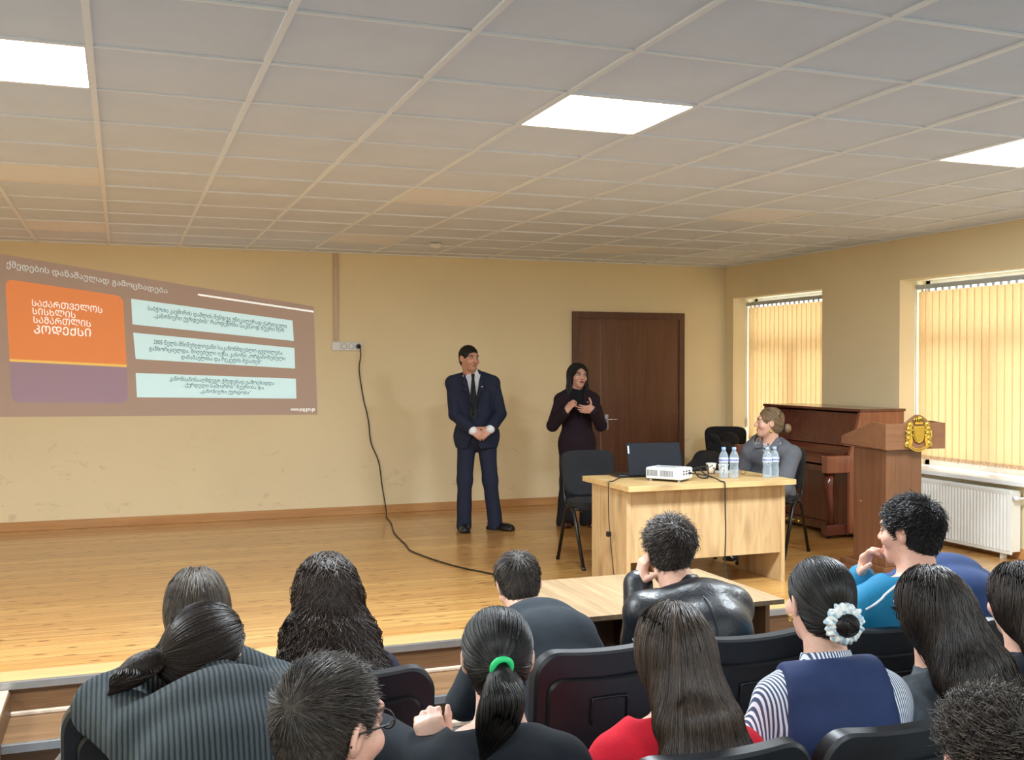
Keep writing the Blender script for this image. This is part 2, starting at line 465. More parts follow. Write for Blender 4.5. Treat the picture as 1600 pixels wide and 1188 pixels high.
PANEL_LABEL = {(-1, 0): 'glowing square ceiling panel at the left edge of the picture', (3, 0): 'glowing square ceiling panel above the middle of the stage front',
               (7, 0): 'glowing square ceiling panel towards the window wall',
               (-1, 4): 'switched-off cream ceiling panel on the left, second row from the back wall', (-1, 8): 'switched-off cream ceiling panel on the left, close to the back wall',
               (3, 4): 'switched-off cream ceiling panel straight behind the glowing middle panel', (3, 8): 'switched-off cream ceiling panel over the man in the suit, close to the back wall',
               (7, 4): 'switched-off cream ceiling panel above the desk and piano', (7, 8): 'switched-off cream ceiling panel close to the back wall above the door'}
def ceiling_panel(i, j, on):
    x, y = X0 + (i + .5) * TILE, Y0 + (j + .5) * TILE
    t = thing('ceiling_light', PANEL_LABEL.get((i, j), 'glowing square ceiling panel over the audience' if on else 'switched-off cream ceiling panel outside the picture'), 'ceiling light', (x, y, ZC), 0, 'square ceiling light panels')
    h = TILE / 2 - .011
    f = MB()
    for s in (-1, 1):
        f.box((s * h - .006, -h, -.001), (s * h + .006, h, .03)); f.box((-h, s * h - .006, -.001), (h, s * h + .006, .03))
    f.build('frame', M['white_paint'], t)
    d = MB(); d.box((-h + .006, -h + .006, .002), (h - .006, h - .006, .02))
    d.build('diffuser', M['panel_on'] if on else M['diffuser_off'], t)
    if on and j > -12:
        L = bpy.data.lights.new('panel_light', 'AREA'); L.shape = 'SQUARE'; L.size = TILE - .05; L.energy = PANEL_W if j == 0 else .5 * PANEL_W
        L.color = (.84, .93, 1.0)
        lo = bpy.data.objects.new('panel_light', L); C.objects.link(lo); lo.parent = t; lo.location = (0, 0, -.012)
PANEL_W = 122.0
for i, j in sorted(LIT): ceiling_panel(i, j, True)
for i, j in sorted(OFF): ceiling_panel(i, j, False)

# smoke detector
t = thing('smoke_detector', 'small round white smoke detector under the ceiling near the back wall', 'smoke detector', (2.737, 9.41, ZC))
b = MB(); b.lathe([(0, 0), (.055, 0), (.055, -.012), (.05, -.018), (0, -.018)]); b.build('base', M['white_plastic'], t)
b = MB(); b.lathe([(.042, -.016), (.042, -.032), (.03, -.042), (0, -.044)]); b.build('cover', M['white_plastic'], t)

# windows (frame, panes) and vertical blinds
def window(n, y0, y1):
    b = MB(); x = XR + .29; w = .06
    b.box((x, y0, WZ0), (x + .07, y0 + w, WZ1), .004); b.box((x, y1 - w, WZ0), (x + .07, y1, WZ1), .004)
    b.box((x, y0, WZ0), (x + .07, y1, WZ0 + w), .004); b.box((x, y0, WZ1 - w), (x + .07, y1, WZ1), .004)
    zt = WZ0 + (WZ1 - WZ0) * .68; ym = y0 + (y1 - y0) * .5
    b.box((x, y0, zt - .05), (x + .07, y1, zt + .05), .004); b.box((x - .004, ym - .05, WZ0), (x + .07, ym + .05, zt), .004)
    wf = struct(b.build('window_%d' % n, M['pvc']), 'white plastic window behind vertical blinds', 'window')
    b = MB(); b.box((x + .03, y0 + w, WZ0 + w), (x + .036, y1 - w, WZ1 - w)); g = b.build('pane', M['pane'], wf)
    b = MB(); b.box((XR - .10, y0 - .06, WZ0 - .025), (XR - .002, y1 + .06, WZ0 + .012), .006); b.box((XR - .01, y0 + .002, WZ0 + .0005), (XR + .29, y1 - .002, WZ0 + .012), .002)
    struct(b.build('sill', M['pvc'], wf))
for n, (y0, y1) in enumerate(WIN): window(n + 1, y0, y1)

def vertical_blind(y0, y1, label):
    x = XR + .195; zt, zb = 2.165, .672
    t = thing('vertical_blind', label, 'window blind', (x, (y0 + y1) / 2, zt), 0, 'yellow vertical blinds in the windows')
    L = (y1 - y0) / 2
    b = MB(); b.box((-.022, -L + .005, .022), (.022, L - .005, .062), .004); b.build('headrail', M['grey_plastic'], t)
    b = MB()
    n = int((y1 - y0 - .05) / .080); st = (y1 - y0 - .06) / n
    proto = None; r = random.Random(int(y0 * 10))
    for k in range(n):
        yy = L - .03 - st * (k + .5)
        if proto is None:
            p = MB(); hw = .0445
            for q in range(6):     # gently curved cloth slat
                pass
            xs = [(-hw + 2 * hw * q / 6) for q in range(7)]
            cur = [.0012 * (1 - (u / hw) ** 2) for u in xs]
            a = [(c_, u, 0.0) for u, c_ in zip(xs, cur)] + [(c_ + .0012, u, 0.0) for u, c_ in list(zip(xs, cur))[::-1]]
            p.prism([(u, v, 0) for u, v, _ in a], (0, 0, -(zt - zb)))
            s = p.build('slat', M['blind'], t); proto = s
            h = MB(); h.box((-.006, -.014, 0), (.006, .014, .028), .002); h.build('carrier', M['white_plastic'], s)
            w = MB(); w.box((-.003, -.042, -(zt - zb) - .004), (.008, .042, -(zt - zb) + .03), .002); w.build('weight_pocket', M['blind'], s)
        else: s = copy_tree(proto, t)
        s.location = (r.uniform(-.001, .001), yy, 0); s.rotation_euler = (0, 0, math.radians(5 + r.uniform(-1, 1)))
    # bead chain looped between the slat weights
    p = []
    for k in range(n):
        yy = L - .03 - st * (k + .5)
        p += [(-.012, yy, -(zt - zb) + .028), (-.014, yy - st / 2, -(zt - zb) - .02)]
    c = MB(); c.tube(smooth_path(p, 3), .0022, 5); c.build('bead_chain', M['white_plastic'], t)
    c = MB(); c.tube([(-.02, L - .012, .03), (-.022, L - .012, -.7), (-.02, L - .012, -1.25)], .006, 6)
    c.lathe([(0, -1.36), (.010, -1.36), (.012, -1.27), (.006, -1.24)], 8, (-.02, L - .012, 0)); c.build('pull_cord', M['white_plastic'], t)
vertical_blind(8.74, 10.36, 'yellow vertical blind behind the piano in the corner window')
vertical_blind(6.02, 7.626, 'yellow vertical blind above the radiator behind the lectern')
vertical_blind(*WIN[2], 'yellow vertical blind beside the audience, outside the picture')

# door (main leaf, narrow leaf, frame, handle)
def door():
    x0, x1, zt = 4.60, 5.982, 2.097
    b = MB(); y = YB - .03; w = .068
    b.box((x0, y, 0), (x0 + w, YB, zt), .003); b.box((x1 - w, y, 0), (x1, YB, zt), .003); b.box((x0 + w, y, zt - .075), (x1 - w, YB, zt), .003)
    fr = struct(b.build('door_1', M['door_frame']), 'dark brown one and a half leaf door in its frame', 'door')
    b = MB(); b.box((x0 + w, YB - .012, 0.004), (4.945, YB - .002, zt - .075), .002); struct(b.build('narrow_leaf', M['door'], fr))
    b = MB(); b.box((4.953, YB - .016, 0.004), (x1 - w, YB - .002, zt - .075), .002); ml = struct(b.build('main_leaf', M['door'], fr))
    b = MB()
    b.box((4.985, YB - .026, .80), (5.03, YB - .016, .97), .003)
    b.tube([(5.008, YB - .02, .915), (5.008, YB - .06, .915)], .010, 10); b.tube([(5.0, YB - .06, .915), (5.135, YB - .06, .913)], .008, 10)
    b.lathe([(0, 0), (.010, 0), (.010, -.006), (0, -.006)], 12, (5.008, YB - .026, .845), 'y')
    struct(b.build('handle', M['chrome'], ml))
door()

# ------------------------------------------------------------------ things on the back wall
t = thing('socket_strip', 'white triple wall socket with a black plug in its last outlet', 'wall socket', (2.135, YB, 1.70))
b = MB(); b.box((-.075, -.036, -.042), (.145, 0, .042), .008); b.build('housing', M['white_plastic'], t)
for k in range(3):
    b = MB(); b.lathe([(.03, -.036), (.03, -.040), (.024, -.040), (.022, -.030), (0, -.030)], 20, (-.037 + .072 * k, 0, 0), 'y')
    o = b.build('outlet', M['grey_plastic'], t)
    b = MB()
    for s in (-1, 1): b.lathe([(0, -.0305), (.003, -.0305), (.003, -.031), (0, -.031)], 8, (-.037 + .072 * k + s * .0095, 0, 0), 'y')
    b.build('contact_hole', M['dark_slot'], o)
t = thing('cable_trunking', 'pale plastic cable trunking running from the ceiling down to the sockets', 'cable trunking', (2.02, YB, 1.70))
b = MB(); b.box((-.025, -.022, .04), (.025, 0, ZC - 1.70 - .005), .003); b.build('duct', mat('duct_plastic', (206, 186, 160), .5), t)
b = MB(); b.box((-.042, -.034, -.045), (.040, 0, .045), .006); b.build('junction_box', M['white_plastic'], t)

# extension cable: plug, hanging run down the wall and across the floor to the front desk
t = thing('extension_cable', 'long black extension cable hanging from the socket and trailing over the stage', 'cable', (2.242, YB - .05, 1.70))
b = MB(); b.lathe([(0, 0.0), (.017, 0.0), (.021, -.012), (.021, -.03), (.012, -.042), (0, -.042)], 16, (0, .016, 0), 'y'); b.build('plug', M['black_plastic'], t)
pth = [(2.242, YB - .075, 1.69), (2.25, YB - .06, 1.6), (2.262, YB - .03, 1.46), (2.305, YB - .02, 1.18), (2.318, YB - .02, 1.05), (2.345, YB - .02, .92), (2.37, YB - .02, .72), (2.455, YB - .025, .53),
       (2.48, YB - .03, .30), (2.50, YB - .06, .14), (2.50, YB - .14, .03), (2.46, YB - .36, .008), (2.40, 9.75, .007), (2.30, 9.25, .007), (2.25, 8.9, .007), (2.215, 8.55, .007), (2.18, 8.28, .007), (2.22, 8.0, .007),
       (2.28, 7.7, .007), (2.37, 7.4, .007), (2.50, 7.12, .007), (2.62, 6.7, .007), (2.60, 6.2, .007), (2.72, 5.75, .007)]
rr = random.Random(2)
pp = [(x + rr.uniform(-.012, .012), y, z) for x, y, z in pth]
b = MB(); b.tube([Vector(p) - Vector((2.242, YB - .05, 1.70)) for p in smooth_path(pp, 5)], .006, 7); b.build('cord', M['cable'], t)

# ------------------------------------------------------------------ projected slide
def text_mesh(s, font_scale=1.0, shear=0.0, bold=0.0):
    cu = bpy.data.curves.new('lettering', 'FONT'); cu.body = s; cu.size = 1.0; cu.resolution_u = 2; cu.offset = bold
    cu.fill_mode = 'FRONT'; cu.align_x = 'LEFT'
    o = bpy.data.objects.new('lettering', cu); C.objects.link(o)
    dg = bpy.context.evaluated_depsgraph_get()
    me = bpy.data.meshes.new_from_object(o.evaluated_get(dg))
    bpy.data.objects.remove(o); bpy.data.curves.remove(cu)
    return me

def warp_text(lines, y):
    """lines: list of (string, quad TL TR BR BL as wall (x, z)); returns one mesh lying at wall depth y"""
    V, Fc = [], []
    for s, q, bold in lines:
        me = text_mesh(s, bold=bold); n = len(me.vertices)
        co = np.empty(n * 3); me.vertices.foreach_get('co', co); co = co.reshape(-1, 3)
        lo, hi = co.min(0), co.max(0); u = (co[:, 0] - lo[0]) / (hi[0] - lo[0]); v = (co[:, 1] - lo[1]) / (hi[1] - lo[1])
        q = np.array(q); TL, TR, BR, BL = q
        P = (BL[None] * ((1 - u) * (1 - v))[:, None] + BR[None] * (u * (1 - v))[:, None] + TR[None] * (u * v)[:, None] + TL[None] * ((1 - u) * v)[:, None])
        base = len(V); V += [(p[0], y, p[1]) for p in P]
        Fc += [tuple(base + i for i in f.vertices) for f in me.polygons]
        bpy.data.meshes.remove(me)
    me = bpy.data.meshes.new('lettering'); me.from_pydata(V, [], Fc); me.update(); return me

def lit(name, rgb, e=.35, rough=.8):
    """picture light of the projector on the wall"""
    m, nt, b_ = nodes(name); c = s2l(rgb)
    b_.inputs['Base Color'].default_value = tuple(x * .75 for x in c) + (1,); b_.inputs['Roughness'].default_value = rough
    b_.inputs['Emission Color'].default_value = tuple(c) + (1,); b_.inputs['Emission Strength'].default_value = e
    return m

def slide():
    t = thing('projected_slide', 'slanted projected slide with an orange card and three pale text boxes on the back wall', 'projection', (0, 0, 0))
    def quad(name, q, y, m, parent, rad=0):
        P = [Vector((x, YB - y, z)) for x, z in q]
        if rad:
            out = []
            for i in range(4):
                a, c, d = P[i - 1], P[i], P[(i + 1) % 4]
                ra = (a - c).normalized() * rad; rd = (d - c).normalized() * rad
                if i in rad_at: 
                    for k in range(6):
                        s = k / 5; out.append(c + ra * (1 - s) ** 2 + rd * s ** 2)
                else: out.append(c)
            P = out
        bb = MB(); bb.prism(P, (0, .0008, 0)); return bb.build(name, m, parent)
    G = dict(bg=[(-1.06, 2.52), (1.80, 2.095), (1.835, 1.018), (-1.069, 1.043)])
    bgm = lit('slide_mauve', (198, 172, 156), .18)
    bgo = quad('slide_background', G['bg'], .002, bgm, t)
    rad_at = (0, 1)
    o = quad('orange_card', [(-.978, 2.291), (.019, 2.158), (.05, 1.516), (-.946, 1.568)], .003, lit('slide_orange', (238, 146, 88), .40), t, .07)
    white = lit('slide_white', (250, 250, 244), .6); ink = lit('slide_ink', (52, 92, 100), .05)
    me = warp_text([('ᲡᲐᲥᲐᲠᲗᲕᲔᲚᲝᲡ', [(-.758, 2.112), (-.16, 2.056), (-.161, 1.995), (-.758, 2.052)], .004),
                    ('ᲡᲘᲡᲮᲚᲘᲡ', [(-.753, 2.037), (-.392, 2.004), (-.392, 1.943), (-.753, 1.976)], .004),
                    ('ᲡᲐᲛᲐᲠᲗᲚᲘᲡ', [(-.746, 1.96), (-.261, 1.925), (-.261, 1.864), (-.746, 1.897)], .004),
                    ('ᲙᲝᲓᲔᲥᲡᲘ', [(-.742, 1.879), (-.261, 1.85), (-.261, 1.775), (-.742, 1.800)], .008)], YB - .0042)
    link('card_lettering', me, white, o)
    rad_at = (2, 3)
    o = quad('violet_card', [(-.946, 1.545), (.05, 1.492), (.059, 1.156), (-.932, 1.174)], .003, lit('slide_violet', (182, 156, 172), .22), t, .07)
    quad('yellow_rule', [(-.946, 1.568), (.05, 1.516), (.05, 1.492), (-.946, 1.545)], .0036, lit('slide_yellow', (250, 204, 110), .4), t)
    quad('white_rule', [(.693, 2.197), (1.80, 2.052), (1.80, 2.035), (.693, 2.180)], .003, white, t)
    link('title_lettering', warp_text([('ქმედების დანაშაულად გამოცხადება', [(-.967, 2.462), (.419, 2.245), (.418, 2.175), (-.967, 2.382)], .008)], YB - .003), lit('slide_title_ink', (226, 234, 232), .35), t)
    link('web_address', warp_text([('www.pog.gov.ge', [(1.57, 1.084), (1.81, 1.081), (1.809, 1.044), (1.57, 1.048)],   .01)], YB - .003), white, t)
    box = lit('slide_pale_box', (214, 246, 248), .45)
    B = [[(.092, 2.135), (1.591, 1.953), (1.603, 1.751), (.102, 1.895)], [(.108, 1.817), (1.609, 1.681), (1.615, 1.478), (.129, 1.570)], [(.128, 1.438), (1.621, 1.377), (1.626, 1.180), (.139, 1.209)]]
    T = [[('საბჭოთა კავშირის დაშლის შემდეგ უნიკალურად ქართველი', [(.24, 2.076), (1.535, 1.918), (1.535, 1.862), (.239, 2.018)], .004), ('„კანონიერი ქურდების“ რაოდენობა საკმაოდ ბევრი იყო', [(.291, 2.008), (1.51, 1.878), (1.509, 1.820), (.291, 1.950)], .004)],
         [('2005 წელს მნიშვნელოვანი საკანონმდებლო ცვლილება', [(.29, 1.757), (1.49, 1.655), (1.49, 1.600), (.289, 1.698)], .004), ('განხორციელდა, მიღებული იქნა კანონი „ორგანიზებული', [(.249, 1.696), (1.521, 1.598), (1.521, 1.545), (.249, 1.640)], .004), ('დანაშაულისა და რეკეტის შესახებ“', [(.538, 1.616), (1.292, 1.567), (1.292, 1.512), (.538, 1.560)], .004)],
         [('კანონსაწინააღმდეგო ქმედებად გამოცხადდა', [(.432, 1.409), (1.409, 1.355), (1.408, 1.304), (.432, 1.352)], .004), ('„ქურდული სამყაროს“ წევრობა და', [(.56, 1.347), (1.31, 1.311), (1.309, 1.262), (.56, 1.294)], .004), ('„კანონიერი ქურდობა“', [(.707, 1.285), (1.187, 1.262), (1.187, 1.215), (.706, 1.235)], .004)]]
    for q, ls in zip(B, T):
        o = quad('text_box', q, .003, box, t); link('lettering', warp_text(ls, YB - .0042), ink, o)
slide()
# ------------------------------------------------------------------ presenters' desk
DX0, DX1, DY0, DY1, DZ = 3.07, 4.355, 6.10, 6.83, .72
t = desk = thing('office_desk', 'pale oak desk on the stage carrying projector, laptop and water bottles', 'desk', ((DX0 + DX1) / 2, (DY0 + DY1) / 2, 0))
hx, hy = (DX1 - DX0) / 2, (DY1 - DY0) / 2
b = MB(); b.box((-hx, -hy, DZ - .036), (hx, hy, DZ), .002); b.build('tabletop', M['oak_top'], t)
for s in (-1, 1):
    b = MB(); x = s * (hx - .045); b.box((x - .016, -hy + .09, 0), (x + .016, hy - .10, DZ - .036), .0015); b.build('side_panel', M['oak'], t)
b = MB(); b.box((-hx + .061, -hy + .10, .205), (hx - .061, -hy + .118, DZ - .036)); b.build('front_panel', M['oak'], t)

# low desk in front of the stage where the front row leans
LX0, LX1, LY0, LY1, LZ = 1.80, 2.85, 4.08, 4.86, .43
t = thing('front_row_table', 'limed oak table in front of the stage steps where two men lean', 'table', ((LX0 + LX1) / 2, (LY0 + LY1) / 2, ZF))
hx2, hy2, h = (LX1 - LX0) / 2, (LY1 - LY0) / 2, LZ - ZF
b = MB(); b.box((-hx2, -hy2, h - .022), (hx2, hy2, h), .001); b.build('tabletop', M['oak_low'], t)
for s in (-1, 1):
    b = MB(); x = s * (hx2 - .05); b.box((x - .011, -hy2 + .06, 0), (x + .011, hy2 - .06, h - .022)); b.build('side_panel', M['oak_dark'], t)
b = MB(); b.box((-.011, -hy2 + .06, h - .32), (.011, hy2 - .1, h - .022)); b.build('middle_panel', M['oak_dark'], t)
b = MB(); b.box((-hx2 + .061, hy2 - .1, .2), (hx2 - .061, hy2 - .08, h - .022)); b.build('front_panel', M['oak_dark'], t)

# ------------------------------------------------------------------ laptop, projector
t = thing('laptop', 'open black laptop seen from behind at the end of the desk', 'laptop', (3.53, 6.70, DZ), math.radians(-7))
b = MB(); b.box((-.27, -.13, 0), (.20, .12, .018), .004); b.build('base', M['black_plastic'], t)
b = MB(); b.box((-.19, -.10, .018), (.18, .10, .0195), .0005); b.build('keyboard', M['dark_slot'], t)
R_ = Matrix.Rotation(math.radians(-14), 3, 'X')
b = MB(); b.box((-.20, -.145, .014), (.20, -.133, .245), .004, rot=R_, piv=(0, -.135, .014))
lid = b.build('lid', mat('laptop_lid', (20, 23, 30), .6, .0, var=.03, spec=.2), t)
for v in lid.data.vertices: pass
b = MB(); b.box((-.188, -.134, .03), (.188, -.1322, .235), rot=R_, piv=(0, -.135, .014)); b.build('screen', M['dark_slot'], lid)
b = MB(); b.box((-.195, -.1462, .17), (-.183, -.1448, .225), rot=R_, piv=(0, -.135, .014)); b.build('badge', M['grey_plastic'], lid)

t = thing('projector', 'small white projector with vent slots on the desk', 'projector', (3.50, 6.345, DZ), math.radians(-54)); t.scale = (.80, .80, .98)
b = MB(); b.box((-.165, -.115, .016), (.165, .115, .095), .012, 3); b.build('body', M['white_plastic'], t)
b = MB(); b.box((-.16, -.112, .0155), (.16, .112, .03), .008); b.build('lower_shell', M['grey_plastic'], t)
b = MB()
for k in range(9): b.box((-.15 + k * .011, -.1165, .035), (-.144 + k * .011, -.114, .078))
for k in range(12): b.box((-.03 + k * .010, -.1165, .035), (-.025 + k * .010, -.114, .078))
b.build('vent_grille', M['dark_slot'], t)
b = MB(); b.box((-.10, -.06, .0945), (.08, .06, .0965), .001); b.lathe([(0, .0965), (.012, .0965), (.012, .099), (0, .099)], 14, (.11, 0, 0)); b.build('control_panel', M['grey_plastic'], t)
b = MB()
for k, z in enumerate((.05, .068)):
    for q in range(3): b.box((.164, -.08 + q * .055, z), (.1665, -.05 + q * .055, z + .01))
b.build('port_row', M['dark_slot'], t)
for sx, sy in ((-1, -1), (1, -1), (-1, 1), (1, 1)):
    b = MB(); b.lathe([(0, 0), (.012, 0), (.010, .017), (0, .017)], 12, (sx * .13, sy * .085, 0)); b.build('foot', M['grey_plastic'], t)
b = MB(); b.lathe([(.034, .114), (.034, .123), (.028, .123), (.024, .117), (0, .119)], 24, (0, .04, .056), 'y'); b.bm.transform(Matrix.Rotation(math.radians(90), 4, 'Z')); b.bm.transform(Matrix.Translation((-.05, 0, 0))); b.build('lens', M['dark_slot'], t)

def cable(name, label, pts, r=.004, m='cable', sub=5):
    o = Vector(pts[0]); t = thing(name, label, 'cable', o)
    b = MB(); b.tube([p - o for p in smooth_path(pts, sub)], r, 7); b.build('cord', M[m], t); return t
t = cable('projector_cable', 'black cable looping beside the projector and hanging over the desk front', [(3.60, 6.26, .775), (3.68, 6.21, .765), (3.77, 6.20, .74), (3.775, 6.14, .727), (3.78, 6.094, .722), (3.781, 6.088, .69), (3.782, 6.087, .55), (3.785, 6.086, .40), (3.783, 6.086, .30), (3.78, 6.084, .14), (3.78, 6.02, .012), (3.70, 5.90, .008)], .0045)
b = MB(); b.box((-.012, -.01, -.008), (.022, .01, .008), .003); b.build('plug', M['black_plastic'], t)
t = cable('video_cable', 'black video cable curled in loops at the back of the projector', [(3.63, 6.33, .785), (3.71, 6.34, .80), (3.83, 6.40, .80), (3.86, 6.44, .77), (3.84, 6.40, .73), (3.78, 6.34, .726), (3.74, 6.36, .735), (3.74, 6.42, .775), (3.79, 6.44, .78), (3.82, 6.41, .745), (3.86, 6.38, .727), (3.88, 6.50, .727), (3.86, 6.60, .728)], .005)
t = cable('laptop_cable', 'thin black power lead hanging down the left end of the desk', [(3.32, 6.62, .735), (3.2, 6.52, .727), (3.10, 6.40, .725), (3.062, 6.38, .722), (3.055, 6.37, .66), (3.052, 6.36, .5), (3.055, 6.34, .35), (3.05, 6.30, .22), (3.055, 6.28, .1), (3.05, 6.2, .012), (2.95, 6.0, .008)], .0032)
b = MB(); b.box((-.285, -.28, -.375), (-.255, -.25, -.34), .006); b.build('clip', M['black_plastic'], t)

# ------------------------------------------------------------------ bottles and cups
WATER = clear_plastic('clear_bottle_plastic'); LBL = mat('bottle_label', (214, 222, 236), .5, var=.1, vscale=60); BLUE = mat('bottle_cap_blue', (150, 178, 222), .4)
LBLB = mat('bottle_label_blue', (150, 186, 224), .5, var=.1, vscale=60)
def bottle(x, y, label, proto=None, lab=None):
    if proto is not None:
        c = copy_tree(proto, None, (x, y, DZ), random.random() * 6); c['label'] = label; return c
    t = thing('water_bottle', label, 'bottle', (x, y, DZ), 0, 'water bottles on the desk')
    pr = [(0, .003), (.022, 0), (.029, .004), (.0315, .012), (.030, .022), (.0315, .032), (.0315, .060), (.0285, .082), (.0285, .090), (.0315, .108), (.032, .135), (.0305, .152), (.024, .172), (.0145, .188), (.0125, .192), (.0125, .205), (0, .205)]
    b = MB(); b.lathe(pr, 28); b.build('body', WATER, t)
    b = MB(); b.lathe([(.0322, .110), (.0330, .112), (.0330, .140), (.0322, .142)], 28); w = b.build('paper_label', lab or LBL, t)
    b = MB(); b.lathe([(.0332, .120), (.0336, .121), (.0336, .132), (.0332, .133)], 28); b.build('emblem', mat('label_band', (120, 132, 176), .5, var=.5, vscale=90), w)
    b = MB(); b.lathe([(0, .204), (.0145, .196), (.0150, .198), (.0150, .212), (.0135, .215), (0, .215)], 20); b.build('cap', BLUE, t)
    return t
b0 = bottle(3.935, 6.355, 'water bottle beside the paper cups, the one nearer the projector')
bottle(4.003, 6.330, 'second water bottle in front of the paper cups, just beside its twin', b0)
bottle(4.228, 6.262, 'water bottle at the right desk end, the left one of that pair')
bottle(4.296, 6.275, 'water bottle standing closest to the right end of the desk', b0)
CUPM, nt_, b_ = nodes('patterned_cup'); v_ = tex_coord(nt_, (1, 1, 1)); vo_ = nt_.nodes.new('ShaderNodeTexVoronoi'); vo_.inputs['Scale'].default_value = 55
lk(nt_, v_, vo_.inputs['Vector']); r_ = ramp(nt_, vo_.outputs['Distance'], [(.25, s2l((62, 50, 40))), (.5, s2l((226, 214, 192)))]); lk(nt_, r_.outputs[0], b_.inputs['Base Color'])
def cup(x, y, label, proto=None):
    if proto: c = copy_tree(proto, None, (x, y, DZ), 1.0); c['label'] = label; return c
    t = thing('paper_cup', label, 'cup', (x, y, DZ), 0, 'patterned paper cups on the desk')
    b = MB(); b.lathe([(0, 0), (.026, 0), (.036, .075), (.034, .075), (.025, .004), (0, .004)], 24); b.build('cup_wall', CUPM, t)
    b = MB(); b.tube([(.0365 * math.cos(a), .0365 * math.sin(a), .076) for a in [i * math.pi / 12 for i in range(24)]], .0022, 6, True); b.build('rim', M['white_plastic'], t)
    return t
c0 = cup(3.995, 6.62, 'patterned paper cup behind the bottles, the farther of two'); cup(4.035, 6.52, 'patterned paper cup half hidden right behind the water bottles', c0)
t = thing('spectacles', 'folded dark-rimmed spectacles lying on the desk before the seated woman', 'spectacles', (4.16, 6.50, DZ), math.radians(15))
for s in (-1, 1):
    b = MB(); b.tube([(s * .034 + .026 * math.cos(a), 0, .022 + .020 * math.sin(a)) for a in [i * math.pi / 10 for i in range(20)]], .0022, 6, True); b.build('lens_rim', mat('tortoise', (70, 52, 38), .35), t)
    b = MB(); b.tube([(s * .06, 0, .03), (s * .06, .03, .028), (-s * .045, .05 + .006 * s, .006)], .002, 6); b.build('temple', mat('tortoise', (70, 52, 38), .35), t)
b = MB(); b.tube([(-.009, 0, .026), (0, 0, .03), (.009, 0, .026)], .002, 6); b.build('bridge', M['chrome'], t)
t = thing('smartphone', 'flat pale smartphone lying on the desk behind the bottles', 'phone', (4.12, 6.70, DZ), math.radians(80))
b = MB(); b.box((-.036, -.075, 0), (.036, .075, .009), .003); b.build('body', M['grey_plastic'], t)
b = MB(); b.box((-.033, -.070, .009), (.033, .070, .0095)); b.build('screen', mat('phone_glass', (200, 206, 210), .2), t)

# ------------------------------------------------------------------ visitor chairs (oval tube frame, black fabric)
def visitor_chair(x, y, rz, label, proto=None):
    if proto is not None:
        c = copy_tree(proto, None, (x, y, 0), rz); c['label'] = label; return c
    t = thing('visitor_chair', label, 'chair', (x, y, 0), rz, 'black visitor chairs on the stage')
    # chair faces -y in its own frame
    def pad(w0, w1, h, d, z0, y0, tilt, name, m, n=28):
        b = MB(); pts = []
        for i in range(n * 4):
            a = 2 * math.pi * i / (n * 4); ca, sa = math.cos(a), math.sin(a)
            e = .42
            u = math.copysign(abs(ca) ** e, ca); v = math.copysign(abs(sa) ** e, sa)
            w = w0 + (w1 - w0) * (v + 1) / 2
            pts.append((u * w / 2, v * h / 2))
        Rm = Matrix.Rotation(tilt, 3, 'X')
        layers = [(-d / 2, .93), (-d / 2 * .55, .99), (d / 2 * .55, 1.0), (d / 2, .93)]
        rings = []
        for off, sc in layers:
            rings.append([b.bm.verts.new(Rm @ Vector((p[0] * sc, off + (.05 * (p[0]) ** 2 * -4 if name == 'backrest' else 0), p[1] * sc)) + Vector((0, y0, z0))) for p in pts])
        b.bm.faces.new(rings[0]); b.bm.faces.new(rings[-1][::-1])
        for r0, r1 in zip(rings, rings[1:]):
            for k in range(len(pts)): b.bm.faces.new((r0[k], r1[k], r1[(k + 1) % len(pts)], r0[(k + 1) % len(pts)]))
        bmesh.ops.recalc_face_normals(b.bm, faces=b.bm.faces)
        return b.build(name, m, t, smooth='auto')
    pad(.40, .47, .36, .055, .665, .235, math.radians(-9), 'backrest', M['black_fabric'])
    pad(.44, .46, .42, .06, .455, 0, math.radians(90), 'seat', M['black_fabric'])
    for s in (-1, 1):
        b = MB(); b.tube([(s * .245, -.235, .0), (s * .245, -.06, .40), (s * .245, -.02, .43), (s * .245, .04, .43)], .0135, 10); fl = b.build('front_leg', M['black_metal'], t)
        b = MB(); b.lathe([(0, 0), (.016, 0), (.016, .025), (0, .025)], 10, (s * .245, -.235, 0)); b.build('foot_cap', M['black_plastic'], fl)
        b = MB(); b.tube([(s * .245, .255, .0), (s * .245, .10, .40), (s * .245, .06, .43), (s * .245, -.02, .43)], .0135, 10); rl = b.build('rear_leg', M['black_metal'], t)
        b = MB(); b.lathe([(0, 0), (.016, 0), (.016, .025), (0, .025)], 10, (s * .245, .255, 0)); b.build('foot_cap', M['black_plastic'], rl)
        b = MB(); b.tube(smooth_path([(s * .19, -.1, .415), (s * .19, .16, .42), (s * .19, .235, .46), (s * .19, .262, .56), (s * .18, .28, .66)], 4), .010, 8); b.build('back_upright', M['black_metal'], t)
    b = MB()
    for yy in (-.05, .09): b.tube([(-.245, yy, .425), (.245, yy, .425)], .010, 8)
    b.build('cross_tube', M['black_metal'], t)
    return t
vc = visitor_chair(3.42, 7.27, 0, 'empty black chair at the left end of the desk in front of the standing woman')
visitor_chair(4.08, 7.34, 0, 'black chair behind the open laptop', vc)
WCH = (4.86, 7.20); visitor_chair(*WCH, math.radians(-58), 'black chair under the seated woman', vc)
visitor_chair(6.06, 9.72, math.radians(-28), 'black chair in the corner by the window with coats heaped before it', vc)

